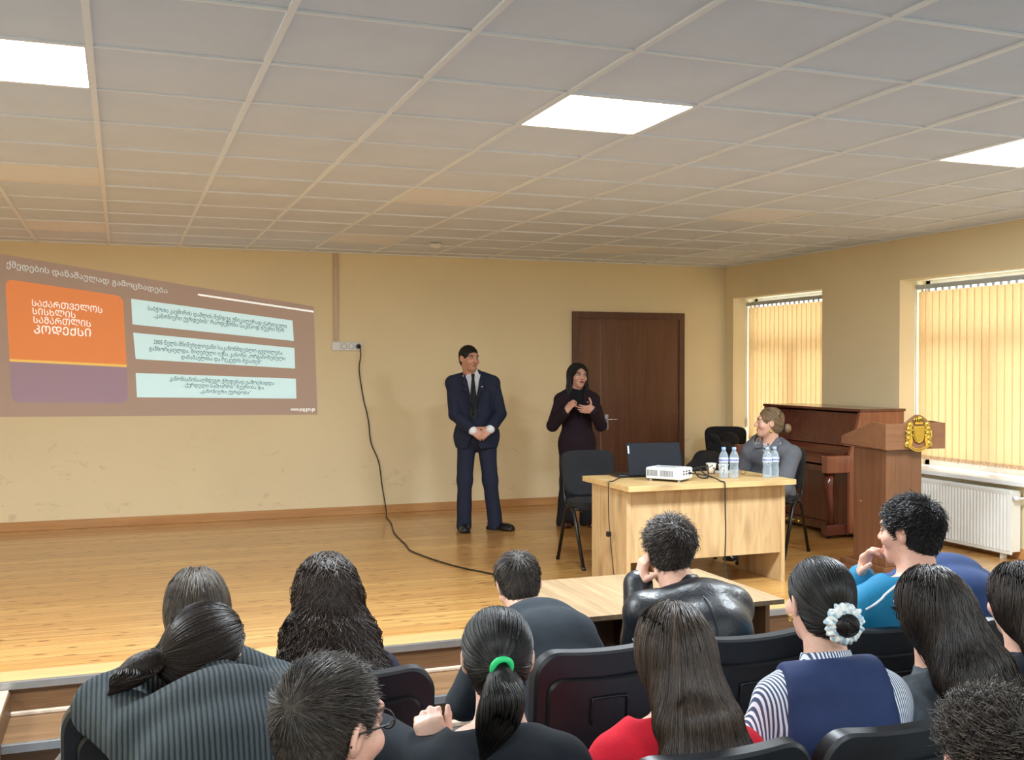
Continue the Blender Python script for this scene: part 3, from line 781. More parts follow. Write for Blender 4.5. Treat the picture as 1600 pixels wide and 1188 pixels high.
# ------------------------------------------------------------------ piano
t = thing('upright_piano', 'red-brown upright piano against the window wall', 'piano', (6.21, 8.24, 0))
L2 = .73
def pp(name, lo, hi, m, bev=.004, parent=None):
    b = MB(); b.box(lo, hi, bev); return b.build(name, m, parent or t)
for s in (-1, 1):      # side walls, with a slanted upper front edge
    y0 = s * L2 - (.035 if s > 0 else 0); 
    b = MB(); b.prism([(-.30, y0, .05), (.28, y0, .05), (.28, y0, 1.10), (-.19, y0, 1.10), (-.27, y0, .80), (-.30, y0, .74)], (0, .035, 0), .004); b.build('side_wall', M['mahogany_side'], t)
    pp('key_cheek', (-.54, s * L2 - (.075 if s > 0 else -.0), .575), (-.29, s * L2 + (.0 if s > 0 else .075), .725), M['mahogany_side'], .008)
    b = MB(); b.box((-.50, s * (L2 - .09) - .04, .03), (-.28, s * (L2 - .09) + .04, .12), .006); tb = b.build('toe_block', M['mahogany'], t)
    b = MB(); b.lathe([(.0, -.014), (.022, -.014), (.026, 0), (.022, .014), (0, .014)], 16, (-.45, s * (L2 - .09), .026), 'y'); b.box((-.465, s * (L2 - .09) - .02, .03), (-.435, s * (L2 - .09) + .02, .045)); b.build('castor', M['black_metal'], tb)
    b = MB(); b.tube([(-.44, s * (L2 - .08), .12), (-.44, s * (L2 - .08), .3), (-.46, s * (L2 - .08), .45), (-.45, s * (L2 - .08), .58)], [.032, .03, .04, .045], 12); b.build('leg', M['mahogany'], t)
b = MB(); b.prism([(-.165, -L2 + .036, 1.085), (-.245, -L2 + .036, .80), (-.225, -L2 + .036, .79), (-.145, -L2 + .036, 1.085)], (0, 2 * L2 - .072, 0), .003); b.build('upper_panel', M['mahogany'], t)
pp('lid', (-.20, -L2 - .01, 1.10), (.29, L2 + .01, 1.125), M['mahogany'], .005)
pp('lower_panel', (-.25, -L2 + .036, .10), (-.23, L2 - .036, .575), M['mahogany'])
pp('bottom_rail', (-.30, -L2 + .036, .03), (.28, L2 - .036, .10), M['mahogany'])
pp('back_frame', (.24, -L2 + .036, .10), (.275, L2 - .036, 1.09), M['oak_dark'])
pp('key_bed', (-.53, -L2 + .076, .585), (-.24, L2 - .076, .64), M['mahogany'])
b = MB(); b.prism([(-.52, -L2 + .078, .655), (-.50, -L2 + .078, .70), (-.26, -L2 + .078, .745), (-.24, -L2 + .078, .79), (-.22, -L2 + .078, .79), (-.24, -L2 + .078, .655)], (0, 2 * L2 - .156, 0), .003); b.build('key_lid', mat('piano_lid_lacquer', (96, 44, 30), .12, coat=.8), t)
b = MB()
for k in range(3): b.tube([(-.25, -.09 + k * .09, .07), (-.36, -.09 + k * .09, .075), (-.38, -.09 + k * .09, .07)], .012, 8)
b.build('pedal', M['brass'], t)

# ------------------------------------------------------------------ lectern with brass coat of arms
t = lect = thing('lectern', 'walnut lectern with a brass coat of arms and a stepped base', 'lectern', (5.185, 6.22, 0))
def pl(name, lo, hi, m=M['podium'], bev=.003):
    b = MB(); b.box(lo, hi, bev); return b.build(name, m, t)
pl('base_plinth', (-.23, -.27, 0), (.23, .27, .045)); pl('base_step', (-.19, -.24, .045), (.19, .24, .085))
pl('column', (-.155, -.22, .085), (.155, .13, .92))
for yy, zz in ((-.19, .50), (.05, .52)):
    b = MB(); b.lathe([(0, -.004), (.006, -.003), (.007, 0), (0, 0)], 10, (-.155, yy, zz), 'x'); b.build('screw_cap', M['brass'], t)
# reading top: side boards, front board with the humped edge, sloping desk
for s in (-1, 1):
    x0 = -.195 if s < 0 else .31
    b = MB(); b.prism([(x0, -.245, .915), (x0, -.245, 1.095), (x0, -.12, 1.105), (x0, .22, .985), (x0, .22, .93)], (.018, 0, 0), .002); b.build('side_board', M['podium_top'], t)
b = MB(); b.box((-.178, -.25, .912), (.31, .215, .930), .002); b.build('tray_board', M['podium_top'], t)
prof = [(-.195, .912), (.328, .912), (.328, 1.095)]
for k in range(15):
    u = 1 - k / 14; x = -.195 + .523 * (.28 + .52 * u)
    prof.append((x, 1.095 + .062 * (.5 - .5 * math.cos(2 * math.pi * u))))
prof.append((-.195, 1.095))
b = MB(); b.prism([(x, -.262, z) for x, z in prof], (0, .018, 0), .002); fb = b.build('front_board', M['podium_top'], t)
b = MB(); b.prism([(-.177, -.244, 1.075), (-.177, .21, .965), (-.177, .21, .948), (-.177, -.244, 1.058)], (.487, 0, 0)); b.build('reading_board', M['podium_top'], t)
def crest():
    """shield held by two rearing lions, crown above, ribbon below"""
    cx, cz, y = .083, 1.025, -.2635
    def pol(pts, d, y0=y, bev=.0015):
        b = MB(); b.prism([(cx + px, y0, cz + pz) for px, pz in pts], (0, -d, 0), bev); return b
    sh = [(-.048, .052), (.048, .052), (.050, .02), (.047, -.03), (.028, -.058), (0, -.070), (-.028, -.058), (-.047, -.03), (-.050, .02)]
    o = pol(sh, .012); shield = o.build('shield', M['brass'], fb)
    inner = [(px * .84, pz * .84 + .001) for px, pz in sh]
    pol(inner, .004, y - .012).build('shield_field', mat('brass_field', (186, 158, 66), .4, .8, var=.1), shield)
    for s in (-1, 1):
        lion = [(.050, .058), (.058, .078), (.072, .086), (.090, .078), (.096, .058), (.100, .040), (.094, .028), (.106, .018), (.104, .000), (.098, -.012), (.110, -.026), (.112, -.044), (.104, -.054), (.116, -.064), (.122, -.080), (.112, -.096), (.094, -.094), (.080, -.104), (.066, -.094), (.060, -.076), (.052, -.05), (.054, -.02), (.062, .00), (.054, .02), (.064, .036)]
        b = MB(); b.prism([(cx + s * px, y, cz + pz) for px, pz in lion], (0, -.010, 0), .0015)
        for (px, pz, r) in ((.076, .064, .016), (.088, .034, .015), (.084, .002, .016), (.090, -.034, .016), (.096, -.072, .018)):
            b.lathe([(r, -.010), (r * .8, -.016), (0, -.019)], 14, (cx + s * px, y, cz + pz), 'y')
        b.tube([(cx + s * .092, y - .012, cz - .05), (cx + s * .112, y - .012, cz - .02), (cx + s * .106, y - .012, cz + .01), (cx + s * .116, y - .012, cz + .02)], .0045, 6)
        b.tube([(cx + s * .07, y - .012, cz + .03), (cx + s * .048, y - .015, cz + .018)], .006, 6); b.tube([(cx + s * .072, y - .012, cz - .005), (cx + s * .048, y - .015, cz - .02)], .006, 6)
        b.build('lion', M['brass'], fb)
    b = MB(); b.box((cx - .034, y - .012, cz + .064), (cx + .034, y, cz + .080), .002)
    for k in range(5):
        xx = (k - 2) * .015; b.tube([(cx + xx, y - .006, cz + .08), (cx + xx * 1.5, y - .008, cz + .098), (cx + xx * .55, y - .006, cz + .114)], .0052, 6)
    b.lathe([(0, -.008), (.007, 0), (0, .008)], 10, (cx, y - .006, cz + .121), 'z'); b.build('crown', M['brass'], fb)
    arc = [(-.085 + .17 * k / 12, -.088 - .030 * math.sin(math.pi * k / 12)) for k in range(13)]
    b = MB(); b.prism([(cx + a, y, cz + c + .012) for a, c in arc] + [(cx + a, y, cz + c - .012) for a, c in arc[::-1]], (0, -.009, 0), .001)
    rb = b.build('ribbon', M['brass'], fb)
    b = MB()
    for k in range(1, 12): a, c = arc[k]; b.box((cx + a - .003, y - .0102, cz + c - .004), (cx + a + .003, y - .008, cz + c + .005))
    b.build('ribbon_lettering', M['dark_slot'], rb)
crest()

# ------------------------------------------------------------------ radiator under the window
t = thing('radiator', 'white ribbed panel radiator under the window right of the lectern', 'radiator', (6.435, 6.80, 0))
b = MB(); H0, H1, LL = .045, .535, .57
n = 32; w = 2 * LL - .06
pts = []
for k in range(n):
    y0 = -LL + .03 + w * k / n; s = w / n
    pts += [(-.035, y0), (-.035, y0 + s * .35), (-.024, y0 + s * .5), (-.024, y0 + s * .85)]
pts.append((-.035, LL - .03)); 
poly = [(-.028, -LL)] + pts + [(-.028, LL), (-.015, LL), (-.015, -LL)]
b.prism([(x, y, H0 + .03) for x, y in poly], (0, 0, H1 - H0 - .06))
b.box((-.030, -LL, H0), (-.012, LL, H0 + .032), .004); b.box((-.030, -LL, H1 - .032), (-.012, LL, H1), .004)
b.build('ribbed_panel', M['radiator'], t)
for y_ in (-LL, LL - .012):
    b = MB(); b.box((-.012, y_, H0 + .02), (.065, y_ + .012, H1), .003); b.build('side_cover', M['radiator'], t)
b = MB(); b.box((-.015, -LL, H1 - .004), (.065, LL, H1 + .002), .001)
for k in range(40): b.box((.0, -LL + .03 + k * .0275, H1 + .002), (.05, -LL + .038 + k * .0275, H1 + .0045))
b.build('top_grille', M['radiator'], t)
b = MB(); b.box((.03, -LL + .012, H0 + .03), (.045, LL - .012, H1 - .02)); b.build('rear_panel', M['radiator'], t)
b = MB(); b.tube([(.02, -LL, H1 - .05), (.02, -LL - .05, H1 - .05), (.05, -LL - .055, H1 - .05)], .009, 8); b.lathe([(.0, -.05), (.018, -.05), (.021, -.02), (.018, 0), (0, 0)], 16, (.02, -LL - .03, H1 - .05), 'x'); b.build('valve', M['white_plastic'], t)
for yy in (-LL + .12, LL - .12):
    b = MB(); b.box((-.005, yy - .015, .0), (.04, yy + .015, H0 + .06), .002); b.build('foot', M['radiator'], t)

# ------------------------------------------------------------------ auditorium seats
SEAT_W = .485
def audience_seat(x, y, label, proto=None):
    if proto is not None:
        c = copy_tree(proto, None, (x, y, ZF), 0); c['label'] = label; return c
    t = thing('auditorium_seat', label, 'chair', (x, y, ZF), 0, 'black auditorium seats')
    # faces +y; origin on the floor below the backrest
    hw = SEAT_W / 2; z0, z1 = .42, .965
    def shell(name, sx, za, zb, ya, yb, m, par, r=.085, dip=.012, n=9, smooth='auto', lean=.10):
        pts = []
        W_ = hw * sx
        for cx, cz, a0 in ((W_ - r, zb - r, 0), (-W_ + r, zb - r, 90), (-W_ + r * .6, za + r * .6, 180), (W_ - r * .6, za + r * .6, 270)):
            rr_ = r if a0 < 180 else r * .6
            for k in range(n): a = math.radians(a0 + 90 * k / (n - 1)); pts.append((cx + rr_ * math.cos(a), cz + rr_ * math.sin(a)))
        # top edge dips in the middle
        out = []
        for i, p in enumerate(pts):
            out.append(p); q = pts[(i + 1) % len(pts)]
            d = math.hypot(q[0] - p[0], q[1] - p[1])
            if d > .05:
                m_ = 8
                for k in range(1, m_): out.append((p[0] + (q[0] - p[0]) * k / m_, p[1] + (q[1] - p[1]) * k / m_))
        out = [(px, pz - (dip * max(0, 1 - (px / (W_ * .8)) ** 2) if pz > zb - .02 else 0)) for px, pz in out]
        b = MB(); rings = []
        for off, sc in ((ya, .955), (ya + .008, .99), (yb - .012, 1.0), (yb, .95)):
            ring = []
            for px, pz in out:
                c = (za + zb) / 2; X = px * sc; Z = c + (pz - c) * (1 - (1 - sc) * .8)
                Y = off - lean * (Z - .45) - .35 * X * X * -1 * .6
                ring.append(b.bm.verts.new((X, Y, Z)))
            rings.append(ring)
        b.bm.faces.new(rings[0]); b.bm.faces.new(rings[-1][::-1])
        for r0, r1 in zip(rings, rings[1:]):
            for k in range(len(out)): b.bm.faces.new((r0[k], r1[k], r1[(k + 1) % len(out)], r0[(k + 1) % len(out)]))
        bmesh.ops.recalc_face_normals(b.bm, faces=b.bm.faces)
        return b.build(name, m, par, smooth=smooth)
    back = shell('backrest', 1.0, z0, z1, .0, .055, M['leather_chair'], t)
    shell('back_shell', .84, z0 + .04, z1 - .085, -.009, .01, M['black_plastic'], back, .05, .008)
    b = MB()
    pts = [(-.06, z1 - .235), (-.06, z1 - .165), (-.05, z1 - .155), (.05, z1 - .155), (.06, z1 - .165), (.06, z1 - .235)]
    b.tube([(p.x, -.011 - .10 * (p.y - .45) + .21 * p.x ** 2, p.y) for p in smooth_path([(q[0], q[1], 0) for q in pts], 3)], .0035, 6)
    b.build('moulded_rib', M['black_plastic'], back)
    b = MB(); b.box((-hw + .02, .06, .37), (hw - .02, .50, .45), .03, 4); b.build('seat', M['leather_chair'], t, smooth='auto')
    for s in (-1, 1):
        b = MB(); x_ = s * (hw - .05); b.box((x_ - .018, .03, .02), (x_ + .018, .10, .62), .006); b.box((x_ - .025, -.04, .0), (x_ + .025, .34, .025), .006); b.build('leg', M['black_metal'], t)
    return t
R1Y, R2Y, R3Y = 2.94, 2.06, 1.18
st = audience_seat(.09, R1Y, 'black seat in the first row left of the ribbed grey sweater')
audience_seat(.605, R1Y, 'black seat in the first row behind the short-haired boy, under the wavy-haired girl', st)
audience_seat(1.395, R1Y, 'wide-open black seat back between the green hair tie and the red sweater', st)
audience_seat(1.90, R1Y - .03, 'black seat back under the man in the leather jacket', st)
audience_seat(2.41, R1Y - .10, 'black seat back below the teal shirt', st)
audience_seat(2.93, R1Y - .14, 'black seat back below the navy shirt by the radiator', st)
audience_seat(.22, R2Y, 'black seat in the second row under the person in the ribbed grey sweater', st)
audience_seat(.745, R2Y, 'black seat in the second row under the girl with the green hair tie', st)
audience_seat(1.26, R2Y, 'black seat back behind the long brown hair and red sweater', st)
audience_seat(1.765, R2Y, 'black seat back behind the striped shirt with the navy yoke', st)
audience_seat(2.27, R2Y - .02, 'black seat in the second row behind the dark-haired girl at the right edge', st)
audience_seat(.33, R3Y, 'black seat in the third row under the short-haired boy', st)
audience_seat(1.74, R3Y - .03, 'black seat in the third row under the curly-haired person', st)
# ------------------------------------------------------------------ signed-distance modelling for bodies, clothes and hair
V3 = lambda *a: np.array(a, float)
def unit(v): v = np.asarray(v, float); return v / (np.linalg.norm(v) + 1e-12)
def rotm(yaw=0, pitch=0, roll=0):
    """columns right, forward, up; yaw turns left, pitch looks up, roll tilts to the right (degrees)"""
    y, p, r = (math.radians(a) for a in (yaw, pitch, roll))
    Rz = np.array([[math.cos(y), -math.sin(y), 0], [math.sin(y), math.cos(y), 0], [0, 0, 1]])
    Rx = np.array([[1, 0, 0], [0, math.cos(p), -math.sin(p)], [0, math.sin(p), math.cos(p)]])
    Ry = np.array([[math.cos(r), 0, math.sin(r)], [0, 1, 0], [-math.sin(r), 0, math.cos(r)]])
    return Rz @ Rx @ Ry

def smin(a, b, k):
    h = np.clip(.5 + .5 * (b - a) / k, 0, 1); return b * (1 - h) + a * h - k * h * (1 - h)

class SDF:
    def __init__(s): s.p = []; s.disp = None
    def add(s, f, lo, hi, k, op): s.p.append((f, np.asarray(lo, float), np.asarray(hi, float), k, op)); return s
    def cap(s, a, b, ra, rb=None, k=.02, op='+'):
        a, b = np.asarray(a, float), np.asarray(b, float); rb = ra if rb is None else rb
        ab = b - a; L = max(ab @ ab, 1e-9)
        def f(P):
            t = np.clip(((P - a) @ ab) / L, 0, 1)
            return np.linalg.norm(P - a - t[..., None] * ab, axis=-1) - (ra + (rb - ra) * t)
        m = max(ra, rb); return s.add(f, np.minimum(a, b) - m, np.maximum(a, b) + m, k, op)
    def chain(s, pts, rs, k=.02, op='+'):
        for i in range(len(pts) - 1): s.cap(pts[i], pts[i + 1], rs[i], rs[i + 1], k, op)
        return s
    def ell(s, c, r, R=None, k=.02, op='+'):
        c = np.asarray(c, float); r = np.asarray(r, float); R = np.eye(3) if R is None else R
        def f(P):
            q = (P - c) @ R; k0 = np.linalg.norm(q / r, axis=-1); k1 = np.linalg.norm(q / (r * r), axis=-1)
            return k0 * (k0 - 1) / (k1 + 1e-9)
        m = r.max(); return s.add(f, c - m, c + m, k, op)
    def box(s, c, h, R=None, rd=.01, k=.01, op='+'):
        c = np.asarray(c, float); h = np.asarray(h, float) - rd; R = np.eye(3) if R is None else R
        def f(P):
            q = np.abs((P - c) @ R) - h
            return np.linalg.norm(np.maximum(q, 0), axis=-1) + np.minimum(q.max(-1), 0) - rd
        m = np.linalg.norm(h + rd); return s.add(f, c - m, c + m, k, op)
    def loft(s, pts, rx, ry, right, k=.03, op='+', rend=None):
        """elliptic tube along a polyline; rx along right, ry across"""
        pts = np.asarray(pts, float); rx, ry = np.asarray(rx, float), np.asarray(ry, float); right = unit(right)
        n = len(pts)
        def f(P):
            best = None
            for i in range(n - 1):
                a, b = pts[i], pts[i + 1]; ab = b - a; L = np.linalg.norm(ab); t = ab / L
                w = (P - a) @ t; tt = np.clip(w / L, 0, 1)
                ex = np.maximum(np.maximum(-w, w - L), 0)
                q = P - a - (tt * L)[..., None] * t
                d0 = np.linalg.norm(q, axis=-1)
                u = q @ right; fw = np.cross(t, right); fw = unit(fw); v = q @ fw
                r1 = rx[i] + (rx[i + 1] - rx[i]) * (tt * tt * (3 - 2 * tt)); r2 = ry[i] + (ry[i + 1] - ry[i]) * (tt * tt * (3 - 2 * tt))
                rm = np.minimum(r1, r2) if rend is None else rend
                qq = np.sqrt((u / r1) ** 2 + (v / r2) ** 2 + (ex / rm) ** 2)
                gg = np.sqrt((u / r1 ** 2) ** 2 + (v / r2 ** 2) ** 2 + (ex / rm ** 2) ** 2)
                d = qq * (qq - 1) / (gg + 1e-6)
                d = np.where(qq < .05, -np.minimum(r1, r2), d)
                best = d if best is None else np.minimum(best, d) if i == 0 else smin(best, d, .02)
            return best
        m = max(rx.max(), ry.max()); return s.add(f, pts.min(0) - m, pts.max(0) + m, k, op)
    def cut(s, p, n, k=.004):
        """keep the side the normal points away from"""
        p = np.asarray(p, float); n = unit(n)
        return s.add(lambda P: (P - p) @ n, [-9] * 3, [9] * 3, k, '&')
    def func(s, f, lo, hi, k=.01, op='-'): return s.add(f, lo, hi, k, op)
    def eval(s, P):
        D = np.full(P.shape[:-1], .5)
        for f, lo, hi, k, op in s.p:
            d = f(P)
            D = smin(D, d, k) if op == '+' else (-smin(-D, d, k) if op == '-' else -smin(-D, -d, k))
        return D
    def grad(s, P, e=.002):
        g = np.stack([s.eval(P + np.eye(3)[i] * e) - s.eval(P - np.eye(3)[i] * e) for i in range(3)], -1)
        return g / (np.linalg.norm(g, axis=-1, keepdims=True) + 1e-9)
    def bounds(s):
        ad = [(lo, hi) for f, lo, hi, k, op in s.p if op == '+']
        return np.min([a for a, _ in ad], 0), np.max([b for _, b in ad], 0)
    def grid(s, h, refine=(), pad=.02):
        lo, hi = s.bounds(); lo, hi = lo - pad, hi + pad; ax = []
        for i in range(3):
            x = lo[i]; xs = [x]
            while x < hi[i]:
                st = h
                for (c0, c1, hh) in refine:
                    if c0[i] - h <= x <= c1[i]: st = min(st, hh)
                x += st; xs.append(x)
            ax.append(np.array(xs))
        X = ax; sh = tuple(len(a) for a in X); D = np.full(sh, .06, np.float64)
        for f, l, u, k, op in s.p:
            m = .05 if op == '+' else .03
            i0 = [max(0, np.searchsorted(X[i], l[i] - m)) for i in range(3)]; i1 = [min(sh[i], np.searchsorted(X[i], u[i] + m) + 1) for i in range(3)]
            if any(a >= b_ for a, b_ in zip(i0, i1)): continue
            sl = tuple(slice(a, b_) for a, b_ in zip(i0, i1))
            G = np.stack(np.meshgrid(*(X[i][sl[i]] for i in range(3)), indexing='ij'), -1)
            d = f(G); D0 = D[sl]
            D[sl] = smin(D0, d, k) if op == '+' else (-smin(-D0, d, k) if op == '-' else -smin(-D0, -d, k))
        if s.disp is not None:
            near = np.abs(D) < .04; idx = np.nonzero(near)
            P = np.stack([X[i][idx[i]] for i in range(3)], -1); D[idx] += s.disp(P)
        return X, D

def surface_nets(X, D):
    s = D < 0; sh = D.shape; c = tuple(n - 1 for n in sh)
    cnt = np.zeros(c, np.int8)
    cor = [(i, j, k) for i in (0, 1) for j in (0, 1) for k in (0, 1)]
    for i, j, k in cor: cnt += s[i:i + c[0], j:j + c[1], k:k + c[2]]
    act = (cnt > 0) & (cnt < 8); I = np.array(np.nonzero(act)).T
    vid = np.full(c, -1, np.int64); vid[tuple(I.T)] = np.arange(len(I))
    pos = np.zeros((len(I), 3)); n = np.zeros(len(I))
    for a in range(8):
        for b_ in range(a + 1, 8):
            A, B = np.array(cor[a]), np.array(cor[b_])
            if np.abs(A - B).sum() != 1: continue
            ia, ib = I + A, I + B; da, db = D[tuple(ia.T)], D[tuple(ib.T)]; m = (da < 0) != (db < 0)
            t = np.where(m, da / np.where(m, da - db, 1), 0)
            for x in range(3):
                pa, pb = X[x][ia[:, x]], X[x][ib[:, x]]; pos[:, x] += np.where(m, pa + (pb - pa) * t, 0)
            n += m
    pos /= n[:, None]
    F = []
    for ax in range(3):
        u, v = (ax + 1) % 3, (ax + 2) % 3
        sl0 = [slice(None)] * 3; sl1 = [slice(None)] * 3; sl0[ax] = slice(0, -1); sl1[ax] = slice(1, None)
        ch = s[tuple(sl0)] != s[tuple(sl1)]; E = np.array(np.nonzero(ch)).T
        ok = (E[:, u] > 0) & (E[:, v] > 0) & (E[:, u] < c[u]) & (E[:, v] < c[v]) & (E[:, ax] < c[ax]); E = E[ok]
        if not len(E): continue
        du, dv = np.zeros(3, int), np.zeros(3, int); du[u] = 1; dv[v] = 1
        q = np.stack([vid[tuple((E - du - dv).T)], vid[tuple((E - dv).T)], vid[tuple(E.T)], vid[tuple((E - du).T)]], 1)
        fl = ~s[tuple(E.T)]; q[fl] = q[fl][:, ::-1]; F.append(q)
    return pos, np.concatenate(F)

def np_mesh(name, pos, F, smooth=True, attrs=None):
    me = bpy.data.meshes.new(name); nv, nf, w = len(pos), len(F), F.shape[1]
    me.vertices.add(nv); me.vertices.foreach_set('co', np.ascontiguousarray(pos, np.float32).ravel())
    me.loops.add(nf * w); me.loops.foreach_set('vertex_index', np.ascontiguousarray(F, np.int32).ravel())
    me.polygons.add(nf); me.polygons.foreach_set('loop_start', np.arange(0, nf * w, w, dtype=np.int32))
    me.polygons.foreach_set('use_smooth', np.full(nf, smooth, bool))
    for k, a in (attrs or {}).items():
        if a.ndim == 1: at = me.attributes.new(k, 'FLOAT', 'POINT'); at.data.foreach_set('value', a.astype(np.float32))
        else:
            at = me.attributes.new(k, 'FLOAT_COLOR', 'POINT'); at.data.foreach_set('color', np.concatenate([a, np.ones((nv, 1))], 1).astype(np.float32).ravel())
    me.update(calc_edges=True); me.validate(); return me

def relax(pos, F, it=1, lam=.5):
    for _ in range(it):
        acc = np.zeros_like(pos); n = np.zeros(len(pos))
        for i in range(F.shape[1]):
            a, b_ = F[:, i], F[:, (i + 1) % F.shape[1]]
            np.add.at(acc, a, pos[b_]); np.add.at(acc, b_, pos[a]); np.add.at(n, a, 1); np.add.at(n, b_, 1)
        pos = pos + lam * (acc / np.maximum(n, 1)[:, None] - pos)
    return pos

def sdf_obj(S, name, m, parent, h=.008, refine=(), colour=None, it=1):
    X, D = S.grid(h, refine); pos, F = surface_nets(X, D)
    if it: pos = relax(pos, F, it)
    at = {'Col': colour(pos)} if colour is not None else None
    return link(name, np_mesh(name, pos, F, True, at), m, parent)

def folds(amp, seed, scale=18.0, stretch=(1, 1, .5), n=7):
    r = np.random.RandomState(seed); K = r.normal(size=(n, 3)) * np.array(stretch) * scale; ph = r.uniform(0, 6.28, n); w = r.uniform(.5, 1, n)
    def f(P):
        o = 0
        for k, p, ww in zip(K, ph, w): o = o + ww * np.sin(P @ k + p + .7 * np.sin(P @ k[[1, 2, 0]] * .6))
        return o * amp / n * 1.6
    return f

# ------------------------------------------------------------------ people materials
def skin_mat():
    m, nt, b = nodes('skin'); a = nt.nodes.new('ShaderNodeAttribute'); a.attribute_name = 'Col'
    n = noise_tex(nt, tex_coord(nt), 90, 3); r = ramp(nt, n.outputs['Fac'], [(.3, (.93, .92, .92)), (.7, (1.04, 1.03, 1.03))])
    lk(nt, mixc(nt, 1.0, a.outputs['Color'], r.outputs[0], 'MULTIPLY'), b.inputs['Base Color'])
    b.inputs['Roughness'].default_value = .5; b.inputs['Subsurface Weight'].default_value = .08; b.inputs['Subsurface Radius'].default_value = (.01, .004, .002); b.inputs['Subsurface Scale'].default_value = .3
    return m
SKIN = skin_mat()

def hair_mat(name, dark, light, rough=.42):
    m, nt, b = nodes(name); a = nt.nodes.new('ShaderNodeAttribute'); a.attribute_name = 'tone'
    r = ramp(nt, a.outputs['Fac'], [(0, s2l(dark)), (1, s2l(light))]); lk(nt, r.outputs[0], b.inputs['Base Color'])
    b.inputs['Roughness'].default_value = rough; b.inputs['Specular IOR Level'].default_value = .45
    b.inputs['Anisotropic'].default_value = .5
    return m
HAIR = {'black': hair_mat('black_hair', (15, 14, 14), (40, 37, 36)), 'dark': hair_mat('dark_brown_hair', (24, 19, 17), (58, 47, 41)),
        'brown': hair_mat('brown_hair', (38, 29, 24), (84, 68, 56)), 'ash': hair_mat('ash_brown_hair', (44, 37, 30), (92, 80, 68)),
        'blond': hair_mat('ash_blond_hair', (92, 72, 50), (166, 138, 104)), 'chestnut': hair_mat('wavy_brown_hair', (30, 22, 18), (72, 54, 44)), 'short': hair_mat('short_dark_hair', (34, 30, 28), (92, 82, 74))}

def under_mat(name, dark, light):
    """hair mass below the loose strands: same hair colour, streaky and matt"""
    m, nt, b = nodes(name); n = noise_tex(nt, tex_coord(nt, (130, 130, 7)), 1.0, 3); a, c = s2l(dark), s2l(light)
    r = ramp(nt, n.outputs['Fac'], [(.3, a), (.75, tuple(p * .45 + q * .55 for p, q in zip(a, c)))]); lk(nt, r.outputs[0], b.inputs['Base Color'])
    b.inputs['Roughness'].default_value = .6; b.inputs['Specular IOR Level'].default_value = .3; bump(nt, b, n.outputs['Fac'], .7, .004); return m
UNDER = {k: under_mat('hair_mass_' + k, a, c) for k, (a, c) in dict(black=((15, 14, 14), (40, 37, 36)), dark=((24, 19, 17), (58, 47, 41)), brown=((38, 29, 24), (84, 68, 56)), ash=((44, 37, 30), (92, 80, 68)), blond=((92, 72, 50), (166, 138, 104)), chestnut=((30, 22, 18), (72, 54, 44)), short=((34, 30, 28), (92, 82, 74))).items()}
def cloth(name, rgb, rough=.9, var=.1, bs=350, bmp=.25, spec=.3):
    return mat(name, rgb, rough, var=var, vscale=14, bmp=bmp, bscale=bs, spec=spec)
def rib_knit():
    m, nt, b = nodes('ribbed_knit'); v = tex_coord(nt)
    w = nt.nodes.new('ShaderNodeTexWave'); w.bands_direction = 'X'; w.inputs['Scale'].default_value = 27; w.inputs['Distortion'].default_value = .6; w.inputs['Detail'].default_value = 2; w.inputs['Detail Scale'].default_value = 2
    lk(nt, v, w.inputs['Vector'])
    r = ramp(nt, w.outputs['Color'], [(.1, s2l((40, 45, 48))), (.6, s2l((70, 78, 82)))]); lk(nt, r.outputs[0], b.inputs['Base Color'])
    b.inputs['Roughness'].default_value = .95; b.inputs['Specular IOR Level'].default_value = .2
    bump(nt, b, w.outputs['Color'], .8, .004); return m
def stripe_shirt():
    m, nt, b = nodes('striped_cotton'); v = tex_coord(nt, (1, 1, 1))
    w = nt.nodes.new('ShaderNodeTexWave'); w.bands_direction = 'X'; w.inputs['Scale'].default_value = 42; w.inputs['Distortion'].default_value = .8; w.inputs['Detail Scale'].default_value = .5
    lk(nt, v, w.inputs['Vector']); r = ramp(nt, w.outputs['Color'], [(.44, s2l((62, 78, 108))), (.56, s2l((222, 228, 236)))]); lk(nt, r.outputs[0], b.inputs['Base Color'])
    b.inputs['Roughness'].default_value = .85; return m
def leather():
    m, nt, b = nodes('black_leather'); v = tex_coord(nt); n = noise_tex(nt, v, 22, 5, .6, .4); n2 = noise_tex(nt, v, 240, 2)
    b.inputs['Base Color'].default_value = s2l((30, 33, 38)) + (1,); b.inputs['Roughness'].default_value = .40; b.inputs['Specular IOR Level'].default_value = .5
    bump(nt, b, n.outputs['Fac'], .22, .02); return m
def lace():
    m, nt, b = nodes('pale_blue_ruffle'); n = noise_tex(nt, tex_coord(nt), 90, 3)
    r = ramp(nt, n.outputs['Fac'], [(.40, s2l((150, 184, 206))), (.52, s2l((232, 236, 232)))]); lk(nt, r.outputs[0], b.inputs['Base Color']); b.inputs['Roughness'].default_value = .8; return m
def floral():
    m, nt, b = nodes('patterned_blouse'); vo = nt.nodes.new('ShaderNodeTexVoronoi'); vo.inputs['Scale'].default_value = 60; lk(nt, tex_coord(nt), vo.inputs['Vector'])
    r = ramp(nt, vo.outputs['Distance'], [(.3, s2l((48, 46, 48))), (.5, s2l((196, 188, 178)))]); lk(nt, r.outputs[0], b.inputs['Base Color']); b.inputs['Roughness'].default_value = .8; return m
